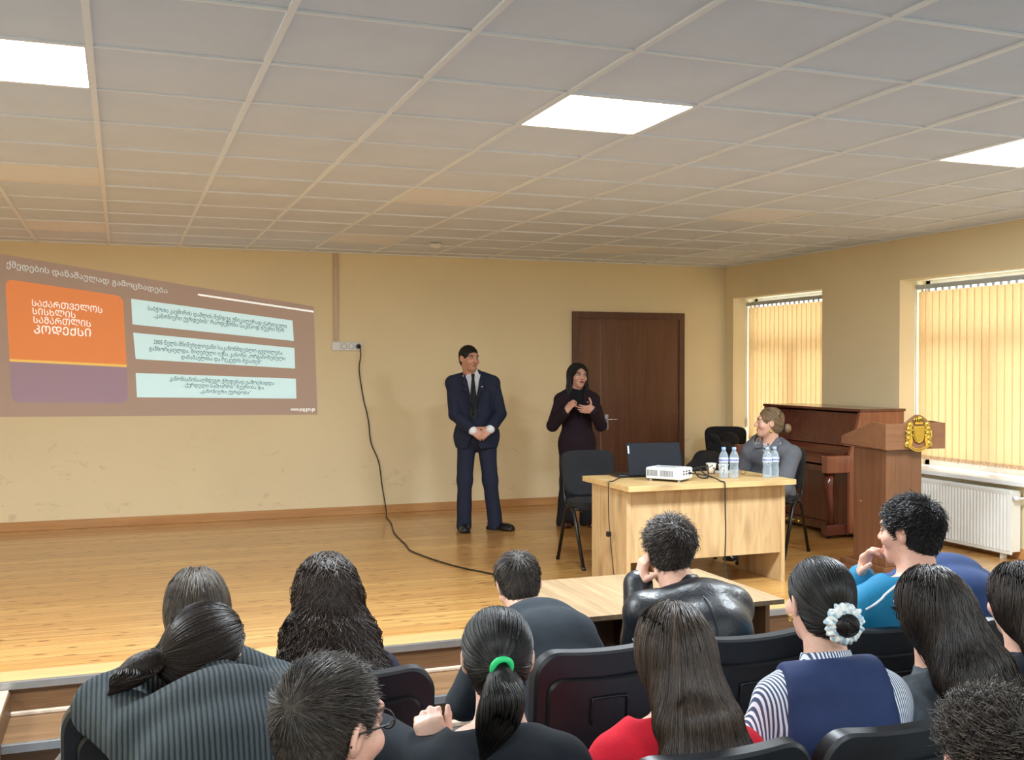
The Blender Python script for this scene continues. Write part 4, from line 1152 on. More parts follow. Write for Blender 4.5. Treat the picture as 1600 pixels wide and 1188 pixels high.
CL = dict(navy_suit=cloth('navy_suit_wool', (34, 39, 58)), white=cloth('white_shirt', (226, 228, 234), .8, .03), tie=cloth('black_tie', (18, 19, 22), .6), shoe=mat('black_leather_shoe', (20, 20, 22), .3),
          plum=cloth('dark_plum_velvet', (34, 21, 31)), blackknit=cloth('black_knit', (20, 23, 27)), blacktrouser=cloth('black_trousers', (24, 24, 28)), greyshirt=cloth('grey_overshirt', (96, 98, 104)),
          rib=rib_knit(), darkfleece=cloth('dark_grey_fleece', (42, 48, 54), .95, .15), leather=leather(), navy_coat=cloth('navy_school_jacket', (30, 34, 52)), taupe=cloth('taupe_jacket', (96, 90, 84)),
          tee=cloth('black_tee', (26, 31, 38)), red=cloth('red_sweater', (196, 24, 44), .9, .12, 160, .5), stripe=stripe_shirt(), navyvest=cloth('navy_school_vest', (36, 50, 88), .8), teal=cloth('teal_jersey', (18, 112, 152), .7),
          navytee=cloth('navy_tee', (40, 60, 102), .85), greyknit=cloth('speckled_grey_knit', (74, 80, 86), .95, .45, 200, .5), denim=cloth('denim', (58, 72, 98)), floral=floral(), lace=lace(), charcoal=cloth('charcoal_hoodie', (44, 46, 52)), green=mat('green_hair_tie_rubber', (40, 206, 120), .6), blackmat=M['black_fabric'])
CL['scarf'] = CL['charcoal']

# ------------------------------------------------------------------ bodies
def ik(a, c, l1, l2, pole):
    a, c = np.asarray(a, float), np.asarray(c, float); d = c - a; L = np.linalg.norm(d); u = d / L
    if L > (l1 + l2) * .995: L = (l1 + l2) * .995; c = a + u * L
    x = (l1 * l1 - l2 * l2 + L * L) / (2 * L); hgt = math.sqrt(max(l1 * l1 - x * x, 0))
    p = np.asarray(pole, float); p = p - (p @ u) * u; return a + u * x + unit(p) * hgt, c

class Fig:
    """joints of one person in its own frame (faces +y, z = 0 on the floor under it)"""
    def spine(s, P, N, bulge=.02, right=(1, 0, 0)):
        s.P, s.N = np.asarray(P, float), np.asarray(N, float); s.right = unit(right)
        ax = unit(s.N - s.P); s.fw = -unit(np.cross(s.right, ax))
        back = -s.fw; L = s.N - s.P
        s.Wt = s.P + L * .33 + back * bulge * .6; s.Ch = s.P + L * .68 + back * bulge; s.Up = s.P + L * .86 + back * bulge * .7
    def torso(s, S, e, k=.03, scale=1.0, waist=1.0, hips=1.0, upper=1.0, low=True, depth=1.0):
        w = s.w * scale
        pts = [s.P, s.Wt, s.Ch, s.Up, s.N]
        rx = [.160 * hips * w + e, .138 * waist * w + e, .160 * w + e, .136 * upper * w + e, .056 + e * .7]
        ry = [.112 * hips * depth + e, .100 * waist * depth + e, .115 * depth + e, .088 * depth + e, .058 + e * .7]
        S.loft(pts, rx, ry, s.right, k)
        for sd in (0, 1):
            S.cap(s.N + (s.S[sd] - s.N) * .12 - V3(0, 0, .02), s.S[sd], .038 + e, .052 + e, .06)
        if low: S.ell(s.P + V3(0, 0, -.03), (.165 * hips * w + e, .125 * hips + e, .12 + e), None, .04)
    thick = 1.0
    def arms(s, S, e, part=1.0, k=.025, cuff=0.0, thick=1.0):
        thick = thick * s.thick
        for sd in (0, 1):
            A, E_, Wr = s.S[sd], s.E[sd], s.W[sd]
            S.cap(A, E_, .050 * thick + e, .042 * thick + e, k); end = E_ + (Wr - E_) * part
            S.cap(E_, end, .043 * thick + e, (.043 + (.030 - .043) * part) * thick + e + cuff, k)
    def legs(s, S, e, k=.03, flare=0.0):
        for sd in (0, 1):
            S.cap(s.H[sd], s.K[sd], .078 + e, .056 + e, k); S.cap(s.K[sd], s.A[sd] - V3(0, 0, .045 if flare else 0), .054 + e, .036 + e + flare, k)
    def head_prims(s, S, female=False, sc=1.0):
        c, R = s.Hc, s.R; L = lambda x, y, z: c + R @ (V3(x, y, z) * sc)
        S.ell(L(0, -.014, .034), np.array((.075, .094, .084)) * sc, R, .01); S.ell(L(0, .026, -.032), np.array((.058, .064, .082)) * sc, R, .03)
        S.ell(L(0, .066, -.088), np.array((.026 if female else .031, .022, .024)) * sc, R, .03)
        S.cap(L(-.036, .078, .032), L(.036, .078, .032), .013 * sc, None, .02)
        for q in (-1, 1): S.ell(L(q * .044, .056, -.022), np.array((.024, .026, .024)) * sc, R, .02)
        for q in (-1, 1): S.ell(L(q * .031, .098, .010), np.array((.019, .016, .012)) * sc, R, .012, '-')
        for q in (-1, 1): S.ell(L(q * .031, .0785, .010), np.array((.014, .0125, .0105)) * sc, R, .003)
        S.cap(L(0, .088, .014), L(0, .108, -.020), .0085 * sc, .0125 * sc, .010)
        for q in (-1, 1): S.ell(L(q * .012, .098, -.023), np.array((.009, .010, .008)) * sc, R, .006)
        S.cap(L(-.020, .085, -.0505), L(.020, .085, -.0505), .0075 * sc, None, .006); S.cap(L(-.016, .085, -.0605), L(.016, .085, -.0605), .0085 * sc, None, .005)
        for q in (-1, 1):
            S.ell(L(q * .077, -.012, .000), np.array((.008, .019, .031)) * sc, R @ rotm(q * 22, 0, q * 8), .006); S.ell(L(q * .084, -.008, .002), np.array((.006, .010, .018)) * sc, R, .004, '-')
        S.chain([s.N - V3(0, 0, .02), s.N + (L(0, -.022, -.06) - s.N) * .5, L(0, -.022, -.05)], [.062 if not female else .055, .055 if not female else .047, .056 if not female else .048], .03)
    def colour(s, skin, lips, brow, stubble=0.0, makeup=0.0, sc=1.0):
        sk, lp, br = (np.array(s2l(x)) for x in (skin, lips, brow))
        def f(P):
            q = ((P - s.Hc) @ s.R) / sc; C_ = np.tile(sk, (len(P), 1))
            x, y, z = q.T; face = (y > .03) & (np.abs(z) < .13) & (np.abs(x) < .09)
            def bl(m, c, a=1.0): 
                mm = (np.clip(m, 0, 1) * a * face)[:, None]; C_[:] = C_ * (1 - mm) + np.array(c) * mm
            if stubble: bl(1 - np.clip((np.hypot(x / .062, (z + .075) / .055) - .8) / .3, 0, 1), sk * .55, stubble)
            bl((1 - np.hypot((np.abs(x) - .044) / .03, (z + .025) / .025)) * 1.2, sk * V3(1.05, .82, .78), .35)
            bl(1.6 - 1.6 * np.hypot(x / .030, (z + .0555) / .0135) ** 2, lp)
            bl(2.0 - 2.0 * np.hypot((np.abs(x) - .034) / .024, (z - .034 + .25 * np.abs(np.abs(x) - .036)) / .0075) ** 2, br, .9)
            bl(1.7 - 1.7 * np.hypot((np.abs(x) - .031) / .020, (z - .011) / .011) ** 2, br * .8, .6 + makeup * .4)
            bl(2.2 - 2.2 * np.hypot((np.abs(x) - .031) / .0135, (z - .010) / .0068) ** 2, s2l((214, 208, 202)))
            bl(3 - 3 * np.hypot((np.abs(x) - .031) / .0062, (z - .010) / .0066) ** 2, s2l((38, 26, 20)))
            return C_
        return f

def hand(S, wrist, fdir, pnorm, side, curl=(12, 14, 16, 20), bend=1.0, thumb=(.5, .35), sc=1.0, spread=.10, thumb_curl=20):
    """palm and five fingers. fdir: along the hand, pnorm: out of the palm side, side: +1 if the thumb lies towards cross(fdir, pnorm)"""
    f, n = unit(fdir), np.asarray(pnorm, float); n = unit(n - (n @ f) * f); t = np.cross(f, n) * side
    wrist = np.asarray(wrist, float); P = lambda a, b_, c: wrist + (f * a + t * b_ + n * c) * sc
    R = np.stack([t, f, n], 1)
    S.box(P(.048, 0, 0), np.array((.040, .050, .0135)) * sc, R, .0125 * sc, .014)
    S.cap(wrist - f * .02, P(.02, 0, 0), .026 * sc, .024 * sc, .02)
    S.cap(P(.022, .022, .008), P(.05, .034, .010), .016 * sc, .013 * sc, .012)
    for i, (off, ln) in enumerate(zip((.029, .010, -.010, -.028), (.070, .078, .072, .056))):
        p = P(.092 - .004 * abs(i - 1), off, 0); ang = 0; d0 = unit(f + t * spread * (1.2 - i * .8))
        for j, (fr, r0, r1) in enumerate(((.46, .0092, .0086), (.31, .0086, .0079), (.23, .0079, .0068))):
            ang += math.radians(curl[i] * bend * (1.0 if j else .8)); d = d0 * math.cos(ang) + n * math.sin(ang)
            q = p + d * ln * fr * sc; S.cap(p, q, r0 * sc, r1 * sc, .004 if j else .008); p = q
    a, b_ = thumb; p = P(.030, .036, .006); d = unit(f * a + t * (1 - a) + n * b_)
    for j, (ln, r0, r1) in enumerate(((.032, .0125, .0105), (.028, .0105, .0095), (.022, .0095, .0075))):
        q = p + d * ln * sc; S.cap(p, q, r0 * sc, r1 * sc, .006); p = q
        ca = math.radians(thumb_curl); d = unit(d * math.cos(ca) + (f * .6 + n * .5) * math.sin(ca))

def shoe(S, ankle, direc, ln=.27):
    a = np.asarray(ankle, float); d = unit([direc[0], direc[1], 0]); R = np.stack([np.cross(d, [0, 0, 1]), d, V3(0, 0, 1)], 1)
    g = V3(a[0], a[1], 0)
    S.box(g + d * .055 + V3(0, 0, .014), (.046, ln / 2, .014), R, .012, .01); S.ell(g + d * .115 + V3(0, 0, .035), (.044, .085, .035), R, .03)
    S.ell(g - d * .01 + V3(0, 0, .052), (.042, .075, .05), R, .03); S.cut(g + V3(0, 0, 0.0), (0, 0, -1), .002)

# ------------------------------------------------------------------ hair
def strand_mesh(paths, r0, taper=.35, sides=3, tone=None):
    """paths (n, m, 3) -> tubes"""
    n, m, _ = paths.shape; T = np.gradient(paths, axis=1); T /= np.linalg.norm(T, axis=-1, keepdims=True) + 1e-9
    ref = np.tile(V3(.31, .22, .92), (n, m, 1)); ref[np.abs((T * ref).sum(-1)) > .93] = V3(.9, -.3, .1)
    A = np.cross(T, ref); A /= np.linalg.norm(A, axis=-1, keepdims=True) + 1e-9; B = np.cross(T, A)
    w = np.linspace(0, 1, m); rad = (np.asarray(r0).reshape(-1, 1) if np.ndim(r0) else np.full((n, 1), r0)) * (1 - (1 - taper) * w ** 2)[None]
    ring = [paths + rad[..., None] * (math.cos(a) * A + math.sin(a) * B) for a in [2 * math.pi * k / sides for k in range(sides)]]
    V = np.stack(ring, 2).reshape(-1, 3)
    base = (np.arange(n)[:, None] * m + np.arange(m - 1)[None]).ravel() * sides; F = []
    for k in range(sides):
        k2 = (k + 1) % sides; F.append(np.stack([base + k, base + k2, base + sides + k2, base + sides + k], 1))
    tn = np.repeat(tone if tone is not None else np.random.rand(n), m * sides)
    return V, np.concatenate(F), tn

def hair_region(q, style):
    """which points of the skull (head frame) carry hair"""
    x, y, z = q.T
    line = np.where(z > (.070 if style == 'short' else .088), .080, np.where(z > -.015, .018 + .50 * np.clip(z, 0, .09), -.022))
    low = -.062 if style == 'short' else -.05
    return (y < line) & (z > low) & ~((np.abs(x) > .066) & (np.abs(z) < .028) & (np.abs(y + .012) < .018))

def skull_pts(fig, n, rs, style='long', grow=.004, sc=1.0):
    out = []
    while sum(len(o) for o in out) < n:
        v = rs.normal(size=(n * 2, 3)); v /= np.linalg.norm(v, axis=1, keepdims=True)
        q = v * (np.array((.075, .094, .084)) + grow) + V3(0, -.014, .034); q = q[hair_region(q, style)]; out.append(q)
    q = np.concatenate(out)[:n]; return q * sc

def drape(S, P, flow, nseg, step, off):
    out = [P.copy()]
    for k in range(nseg):
        d = S.eval(P); g = S.grad(P); P = P - g * np.clip(d - off, -.03, .03)[:, None]
        f = flow(P, k); t = f - (f * g).sum(-1, keepdims=True) * g; t /= np.linalg.norm(t, axis=-1, keepdims=True) + 1e-9
        P = P + t * np.asarray(step).reshape(-1, 1); out.append(P.copy())
    return np.stack(out, 1)

def base_hair(fig, grow=.008, sc=1.0, low=-.075, fore=.116):
    S = SDF(); c, R = fig.Hc, fig.R; L = lambda x, y, z: c + R @ (V3(x, y, z) * sc)
    S.ell(L(0, -.016, .036), (np.array((.075, .093, .083)) + grow) * sc, R, .02)
    S.ell(L(0, -.045, -.02), (np.array((.060, .056, .065)) + grow * .6) * sc, R, .03)
    S.ell(L(0, .100, -.040), np.array((.070, .080, fore)) * sc, R, .012, '-')     # face
    S.cut(L(0, 0, low), R @ V3(0, .35, -1), .02)
    for q in (-1, 1): S.ell(L(q * .086, .0, -.008), np.array((.026, .026, .036)) * sc, R, .01, '-')
    return S

def hair_obj(fig, t, key, base, paths, r, seed, name='hair', h=.006, base_tone=.12):
    rs = np.random.RandomState(seed)
    X, D = base.grid(h); pos, F = surface_nets(X, D); pos = relax(pos, F, 2)
    V, F2, tn = strand_mesh(paths, r, tone=rs.rand(len(paths)) ** 1.2)
    allv = np.concatenate([pos, V]); allf = np.concatenate([F, F2 + len(pos)]); tone = np.concatenate([np.full(len(pos), base_tone), tn])
    o = link(name, np_mesh(name, allv, allf, True, {'tone': tone}), [HAIR[key], UNDER[key]], t)
    mi = np.zeros(len(allf), np.int32); mi[:len(F)] = 1; o.data.polygons.foreach_set('material_index', mi); return o

def long_hair(fig, t, key, tail, seed=1, n=1500, wave=0.0, wl=.10, part=.0, sc=1.0, r=.0016, curtain=None, splay=.0, front=True, wisp=.012):
    """tail: [(point, half width, half depth), ...] in the person's frame, from the nape down"""
    rs = np.random.RandomState(seed); S = base_hair(fig, .013, sc, -.3, .128)
    if tail: S.loft([a for a, _, _ in tail], [w for _, w, _ in tail], [d for _, _, d in tail], (1, 0, 0), .05)
    for (a, b_, ra, rb) in (curtain or []): S.cap(a, b_, ra, rb, .03)
    zend = min(a[2] for a, _, _ in tail)
    q = np.concatenate([skull_pts(fig, n, rs, sc=sc), (lambda z: z[(np.abs(z[:, 0]) < .045) & (z[:, 1] < -.01) & (z[:, 2] > .0)])(skull_pts(fig, n, rs, sc=sc))]); q = q[q[:, 2] > -.03 * sc]; top = np.argsort(-q[:, 2]); P = fig.Hc + q @ fig.R.T
    n = len(P); off = rs.uniform(-.004, .005, n); ph = rs.uniform(0, 6.28, n); amp = wave * rs.uniform(.5, 1.3, n)
    clump = rs.uniform(0, 6.28, 40)[rs.randint(0, 40, n)]
    Lh = (P[:, 2] - zend) * rs.uniform(.86, 1.12, n) + .06; seg = 30; step = Lh / seg * 1.08
    xloc = q[:, 0] - part; fm = (q[:, 1] > .015 * sc) * 1.0
    def flow(Pp, k):
        f = np.zeros_like(Pp); e = max(0, 1 - k / 7); f[:, 2] = -1 + .9 * fm * e
        f += (fig.R @ np.stack([(np.clip(xloc / .05, -1, 1) * .7 + np.sign(xloc) * fm * 1.2) * e, -.75 * e * np.ones(n), np.zeros(n)], 0)).T
        if wave:
            s_ = np.sin(k * Lh / seg * 6.28 / wl + .6 * ph + clump); c_ = np.cos(k * Lh / seg * 6.28 / wl + clump)
            f[:, 0] += amp * s_; f[:, 1] += amp * c_ * .6
        f[:, 0] += splay * np.sign(xloc) * (k / seg) * .3
        return f
    paths = drape(S, P, flow, seg, step, off)
    paths[:, 5:] += (rs.normal(size=(n, 1, 3)) * V3(1, 1, .2) * wisp * .35) * (np.linspace(0, 1, seg - 4) ** 1.5)[None, :, None]
    if wave:
        w = np.linspace(0, 1, seg + 1)[None]; a = (amp[:, None] * .010 * np.clip(w * 3, 0, 1)); arg = w * Lh[:, None] * 6.28 / wl + clump[:, None] + .5 * ph[:, None]
        paths[:, :, 0] += a * np.sin(arg); paths[:, :, 1] -= np.abs(a * np.cos(arg)) * .8
    loc = (paths - fig.Hc) @ fig.R / sc; x, y, z = loc[..., 0], loc[..., 1], loc[..., 2]     # keep the face clear
    hw = np.where(z > .03, .058 * np.sqrt(np.clip(1 - ((z - .03) / .055) ** 2, 0, 1)), .060); sx = np.where(np.abs(x) > .001, np.sign(x), np.sign(xloc)[:, None])
    loc[..., 0] = np.where((y > .035) & (z < .085) & (z > -.14), sx * np.maximum(np.abs(x), hw), x)
    paths = fig.Hc + (loc * sc) @ fig.R.T
    return hair_obj(fig, t, key, S, paths, r * rs.uniform(.7, 1.3, n), seed)

def back_tail(f, rows, ease=.028):
    """hair tail lying on the back: rows of (sideways offset, drop below head centre, half width, half depth)"""
    S = SDF(); f.torso(S, ease); c = f.Hc; out = []
    for dx, dr, w, d in rows:
        y = c[1] - .055 - .30 * min(dr, .16)
        if dr > .08:
            ys = np.linspace(c[1] - .5, c[1] + .1, 240); P = np.stack([np.full(240, c[0] + dx), ys, np.full(240, c[2] - dr)], -1)
            ins = np.nonzero(S.eval(P) < 0)[0]
            if len(ins): y = min(y, ys[ins[0]] - d * .45)
        out.append((V3(c[0] + dx, y, c[2] - dr), w, d))
    return out

def short_hair(fig, t, key, seed=1, n=2600, length=.030, sc=1.0, lift=.5, whorl=(.0, -.062, .088), r=.0011, curl=0.0, cl=.02, grow=.004, top=1.0, fwd=.5):
    rs = np.random.RandomState(seed); S = base_hair(fig, grow, sc, -.088, .104)
    q = skull_pts(fig, n, rs, 'short', sc=sc); n = len(q); wq = np.array(whorl) * sc
    Pw = fig.Hc + q @ fig.R.T
    for _ in range(5): Pw = Pw - S.grad(Pw) * np.clip(S.eval(Pw), -.02, .02)[:, None]
    nrm = S.grad(Pw) @ fig.R; q = (Pw - fig.Hc) @ fig.R - nrm * .002
    f = q - wq; f[:, 1] += fwd * .05; f -= (f * nrm).sum(1, keepdims=True) * nrm; f /= np.linalg.norm(f, axis=1, keepdims=True) + 1e-9
    tall = np.clip((q[:, 2] / sc + .04) / .1, .35, 1) ** .8
    L = length * tall * rs.uniform(.7, 1.25, n) * np.where(q[:, 2] > .09 * sc, top, 1); seg = 9
    cl_i = rs.randint(0, 90, n); jit = rs.normal(size=(90, 3))[cl_i] * .28 + rs.normal(size=(n, 3)) * .14
    P = [q]; d = nrm * lift + f + jit; d /= np.linalg.norm(d, axis=1, keepdims=True)
    phc = rs.uniform(0, 6.28, 90)[cl_i] + rs.normal(size=n) * .3
    for k in range(seg):
        d = d + f * .16 - nrm * .10 * lift; d /= np.linalg.norm(d, axis=1, keepdims=True); P.append(P[-1] + d * (L / seg)[:, None])
    paths = np.stack(P, 1)
    if curl:
        side = np.cross(nrm, f); w = np.linspace(0, 1, seg + 1)[None]; arg = w * (L / cl * 6.28)[:, None] + phc[:, None]
        env = np.clip(w * 4, 0, 1)
        paths += curl * (env * np.cos(arg))[..., None] * side[:, None] + curl * (env * np.sin(arg))[..., None] * nrm[:, None]
    paths = fig.Hc + paths @ fig.R.T
    return hair_obj(fig, t, key, S, paths, r * rs.uniform(.7, 1.3, n), seed)

def gathered_hair(fig, t, key, knot, tail=None, seed=1, n=1500, sc=1.0, r=.0013, grow=.008, tail_r=.03, ntail=420, bun=None, wave=.25):
    """hair combed back to a knot (head frame); tail: list of points (person frame) hanging from it; bun: radius"""
    rs = np.random.RandomState(seed); S = base_hair(fig, grow, sc, -.085); K = fig.Hc + fig.R @ (np.array(knot) * sc)
    q = skull_pts(fig, n, rs, sc=sc); P = fig.Hc + q @ fig.R.T; n = len(P)
    dist = np.linalg.norm(P - K, axis=1) * 1.18; seg = 14
    S.cap(K + fig.R @ V3(0, .03, .0), K, .03, .016, .02)
    paths = drape(S, P, lambda p, k: (K - p) + 1e-4, seg, dist / seg, rs.uniform(-.002, .003, n))
    d = np.linalg.norm(paths - K, axis=-1); near = np.cumsum(d < .018, axis=1) > 0
    paths = np.where(near[..., None], K + (paths - K) * .5, paths)
    parts = [(paths, r * rs.uniform(.7, 1.3, n))]
    if tail is not None:
        T = np.array([tuple(p) for p in smooth_path(tail, 5)]); m = len(T); w = np.linspace(0, 1, m)
        R_ = tail_r * (.45 + 1.0 * np.sin(np.clip(w * 1.15, 0, 1) * math.pi) ** .8) * (1 - .55 * w ** 3)
        S.chain([T[i] for i in range(0, m, 3)], [R_[i] * .62 for i in range(0, m, 3)], .02)
        a = rs.uniform(0, 6.28, ntail); rr = np.sqrt(rs.uniform(.4, 1.05, ntail)); ln = rs.uniform(.8, 1.08, ntail)
        idx = np.clip(w[None] * ln[:, None], 0, 1) * (m - 1); i0 = np.floor(idx).astype(int).clip(0, m - 2); fr = (idx - i0)[..., None]
        C0 = T[i0] * (1 - fr) + T[i0 + 1] * fr; R0 = np.interp(idx, np.arange(m), R_)
        tw = a[:, None] + wave * np.sin(idx / m * 9 + a[:, None])
        tp = C0 + (R0 * rr[:, None])[..., None] * np.stack([np.cos(tw), np.sin(tw), .15 * np.sin(tw * 2)], -1)
        k_ = np.linspace(0, 1, seg + 1) * (m - 1); j0 = np.floor(k_).astype(int).clip(0, m - 2); fj = (k_ - j0)[None, :, None]
        parts.append((tp[:, j0] * (1 - fj) + tp[:, j0 + 1] * fj, r * 1.15 * rs.uniform(.7, 1.3, ntail)))
    if bun:
        B = K + fig.R @ (V3(0, -bun * .75, -.002)); S.ell(B, np.array((bun * 1.1, bun * .8, bun)) * .93, fig.R, .01)
        nb = 260; a0 = rs.uniform(0, 6.28, nb); tilt = rs.uniform(-1.2, 1.2, nb); sp = np.linspace(0, 3.0, seg + 1)
        ang = a0[:, None] + sp[None]; lat = tilt[:, None] + .25 * np.sin(ang * 1.5)
        q3 = np.stack([np.cos(ang) * np.cos(lat) * bun * 1.1, np.sin(lat) * bun * .8, np.sin(ang) * np.cos(lat) * bun], -1)
        parts.append((B + q3 @ fig.R.T, np.full(nb, r * 1.2)))
    return hair_obj(fig, t, key, S, np.concatenate([p for p, _ in parts]), np.concatenate([x for _, x in parts]), seed), K
# ------------------------------------------------------------------ people
LIGHT, LIPS, BROW = (222, 176, 154), (188, 112, 104), (46, 36, 30)

def garment(f, t, name, m, e=.014, arms=True, part=1.0, low=True, torso=True, collar=None, amp=.004, seed=1, h=.009, hem=None, cuff=.0, k=.03, scale=1.0, waist=1.0, hips=1.0, upper=1.0, extra=None, sleeve=None, fscale=18, neck_cut=True, thick=1.0, depth=1.0, refine=()):
    S = SDF()
    if torso: f.torso(S, e, k, scale, waist, hips, upper, low, depth)
    if arms:
        if sleeve is None: f.arms(S, e, part, .015, cuff, thick)
        else:
            for sd in (0, 1): S.cap(f.S[sd], f.S[sd] + (f.E[sd] - f.S[sd]) * sleeve, .056 + e, .052 + e + cuff, .03)
    if extra: extra(S)
    up = unit(f.Hc - f.N)
    if neck_cut:
        nn = unit(up + f.fw * .25); pc = f.N + up * .012
        S.func(lambda P: np.maximum(-((P - pc) @ nn), np.linalg.norm(P - f.N, axis=-1) - .125), f.N - .14, f.N + .14, .008, '-')
    if collar: S.loft([f.N - up * .035, f.N + up * collar[0]], [collar[1] + .016, collar[1]], [collar[1] + .016, collar[1]], f.right, .012, rend=.008)
    if hem is not None: S.cut((0, 0, hem), (0, 0, -1), .006)
    if amp: S.disp = folds(amp, seed, fscale)
    return sdf_obj(S, name, m, t, h, refine)

def body(f, t, hands=True, female=False, colour=None, sc=1.0, h=.011, hand_spec=None, seed=0, fine=.0045):
    S = SDF(); f.torso(S, -.004); f.arms(S, -.006); f.legs(S, -.006); f.head_prims(S, female, sc)
    ref = [(f.Hc - .125, f.Hc + .125, fine)]
    for sd in (0, 1):
        if hand_spec and hand_spec[sd]:
            hand(S, f.W[sd], side=(1 if sd else -1), **hand_spec[sd]); c = f.W[sd] + unit(hand_spec[sd]['fdir']) * .09; ref.append((c - .11, c + .11, .005))
        else:
            d = unit(f.W[sd] - f.E[sd]); c = f.W[sd] + d * .09
            hand(S, f.W[sd], d, V3(0, -.2, -1) if abs(d[2]) < .9 else V3(0, 1, 0), 1 if sd else -1)
            if hands: ref.append((c - .10, c + .10, .006))
        S.cap(f.A[sd], f.A[sd] + V3(0, .04, -.04), .034, .03, .02)
    return sdf_obj(S, 'body', SKIN, t, h, ref, colour or f.colour(LIGHT, LIPS, BROW, sc=sc), 1)

def trousers(f, t, m, e=.010, seed=3, amp=.004, h=.010, hem=.0, flare=.012):
    S = SDF(); S.ell(f.P + V3(0, 0, -.02), (.168 * f.w + e, .128 + e, .125 + e), None, .04); S.loft([f.P, f.P + (f.Wt - f.P) * .6], [.16 * f.w + e * .6, .145 * f.w + e * .4], [.112 + e * .6, .102 + e * .4], f.right, .03)
    f.legs(S, e, .04, flare)
    if amp: S.disp = folds(amp, seed, 22, (1, 1, .6))
    return sdf_obj(S, 'trousers', m, t, h)

def shoes(f, t, m, dirs=((0, 1), (0, 1)), h=.006):
    for sd in (0, 1):
        S = SDF(); shoe(S, f.A[sd], dirs[sd]); sdf_obj(S, 'shoe', m, t, h)

def seated(name, label, seat, head, yaw=0, pitch=0, roll=0, w=1.0, sh=.185, nk=(0, -.035, -.165), wrists=None, poles=None, knee=.42, hip_y=.15, bulge=.025, tw=0, cat='person', group=None, sc=1.0, elbows=None, shz=.085, hipx=0.0, thick=1.0):
    """a person on an audience seat at floor point `seat`; `head` = world centre of the head"""
    t = thing(name, label, cat, (seat[0], seat[1], ZF), 0, group)
    f = Fig(); f.w = w; f.thick = thick; o = V3(seat[0], seat[1], ZF); f.Hc = V3(*head) - o; f.R = rotm(yaw, pitch, roll)
    N = f.Hc + V3(*nk); right = rotm(tw) @ V3(1, 0, 0)
    f.spine(V3(hipx, hip_y, .545), N, bulge, right)
    ax = unit(f.N - f.P)
    f.S = [f.N + f.right * sd * sh * w - ax * shz - f.fw * .01 for sd in (-1, 1)]
    f.H = [f.P + V3(sd * .09, .03, -.03) for sd in (-1, 1)]; f.K = [V3(hipx + sd * .12, hip_y + knee, .50) for sd in (-1, 1)]; f.A = [V3(hipx + sd * .12, hip_y + knee + .02, .09) for sd in (-1, 1)]
    wr = wrists or [V3(hipx - .11, hip_y + .30, .60), V3(hipx + .11, hip_y + .30, .60)]
    wr = [(V3(*a) - o) if len(a) == 3 and wrists else V3(*a) for a in wr]; po = poles or [(-1, -.6, -.3), (1, -.6, -.3)]
    f.E, f.W = [], []
    for sd in (0, 1):
        e_, w_ = ik(f.S[sd], wr[sd], .285 * sc, .255 * sc, po[sd])
        if elbows and elbows[sd] is not None: e_ = V3(*elbows[sd]) - o; w_ = wr[sd]
        f.E.append(e_); f.W.append(w_)
    return t, f

def eye_glasses(f, t, sc=1.0):
    L = lambda x, y, z: Vector(f.Hc + f.R @ (V3(x, y, z) * sc))
    b = MB()
    for q in (-1, 1):
        b.tube([L(q * .033 + .022 * math.cos(a), .104, .006 + .017 * math.sin(a)) for a in [i * math.pi / 10 for i in range(20)]], .0018, 6, True)
        b.tube([L(q * .055, .102, .010), L(q * .078, .06, .012), L(q * .083, -.01, .012), L(q * .082, -.03, -.008)], .0020, 6)
    b.tube([L(-.011, .106, .010), L(.011, .106, .010)], .0018, 6)
    return b.build('eyeglasses', M['black_plastic'], t)

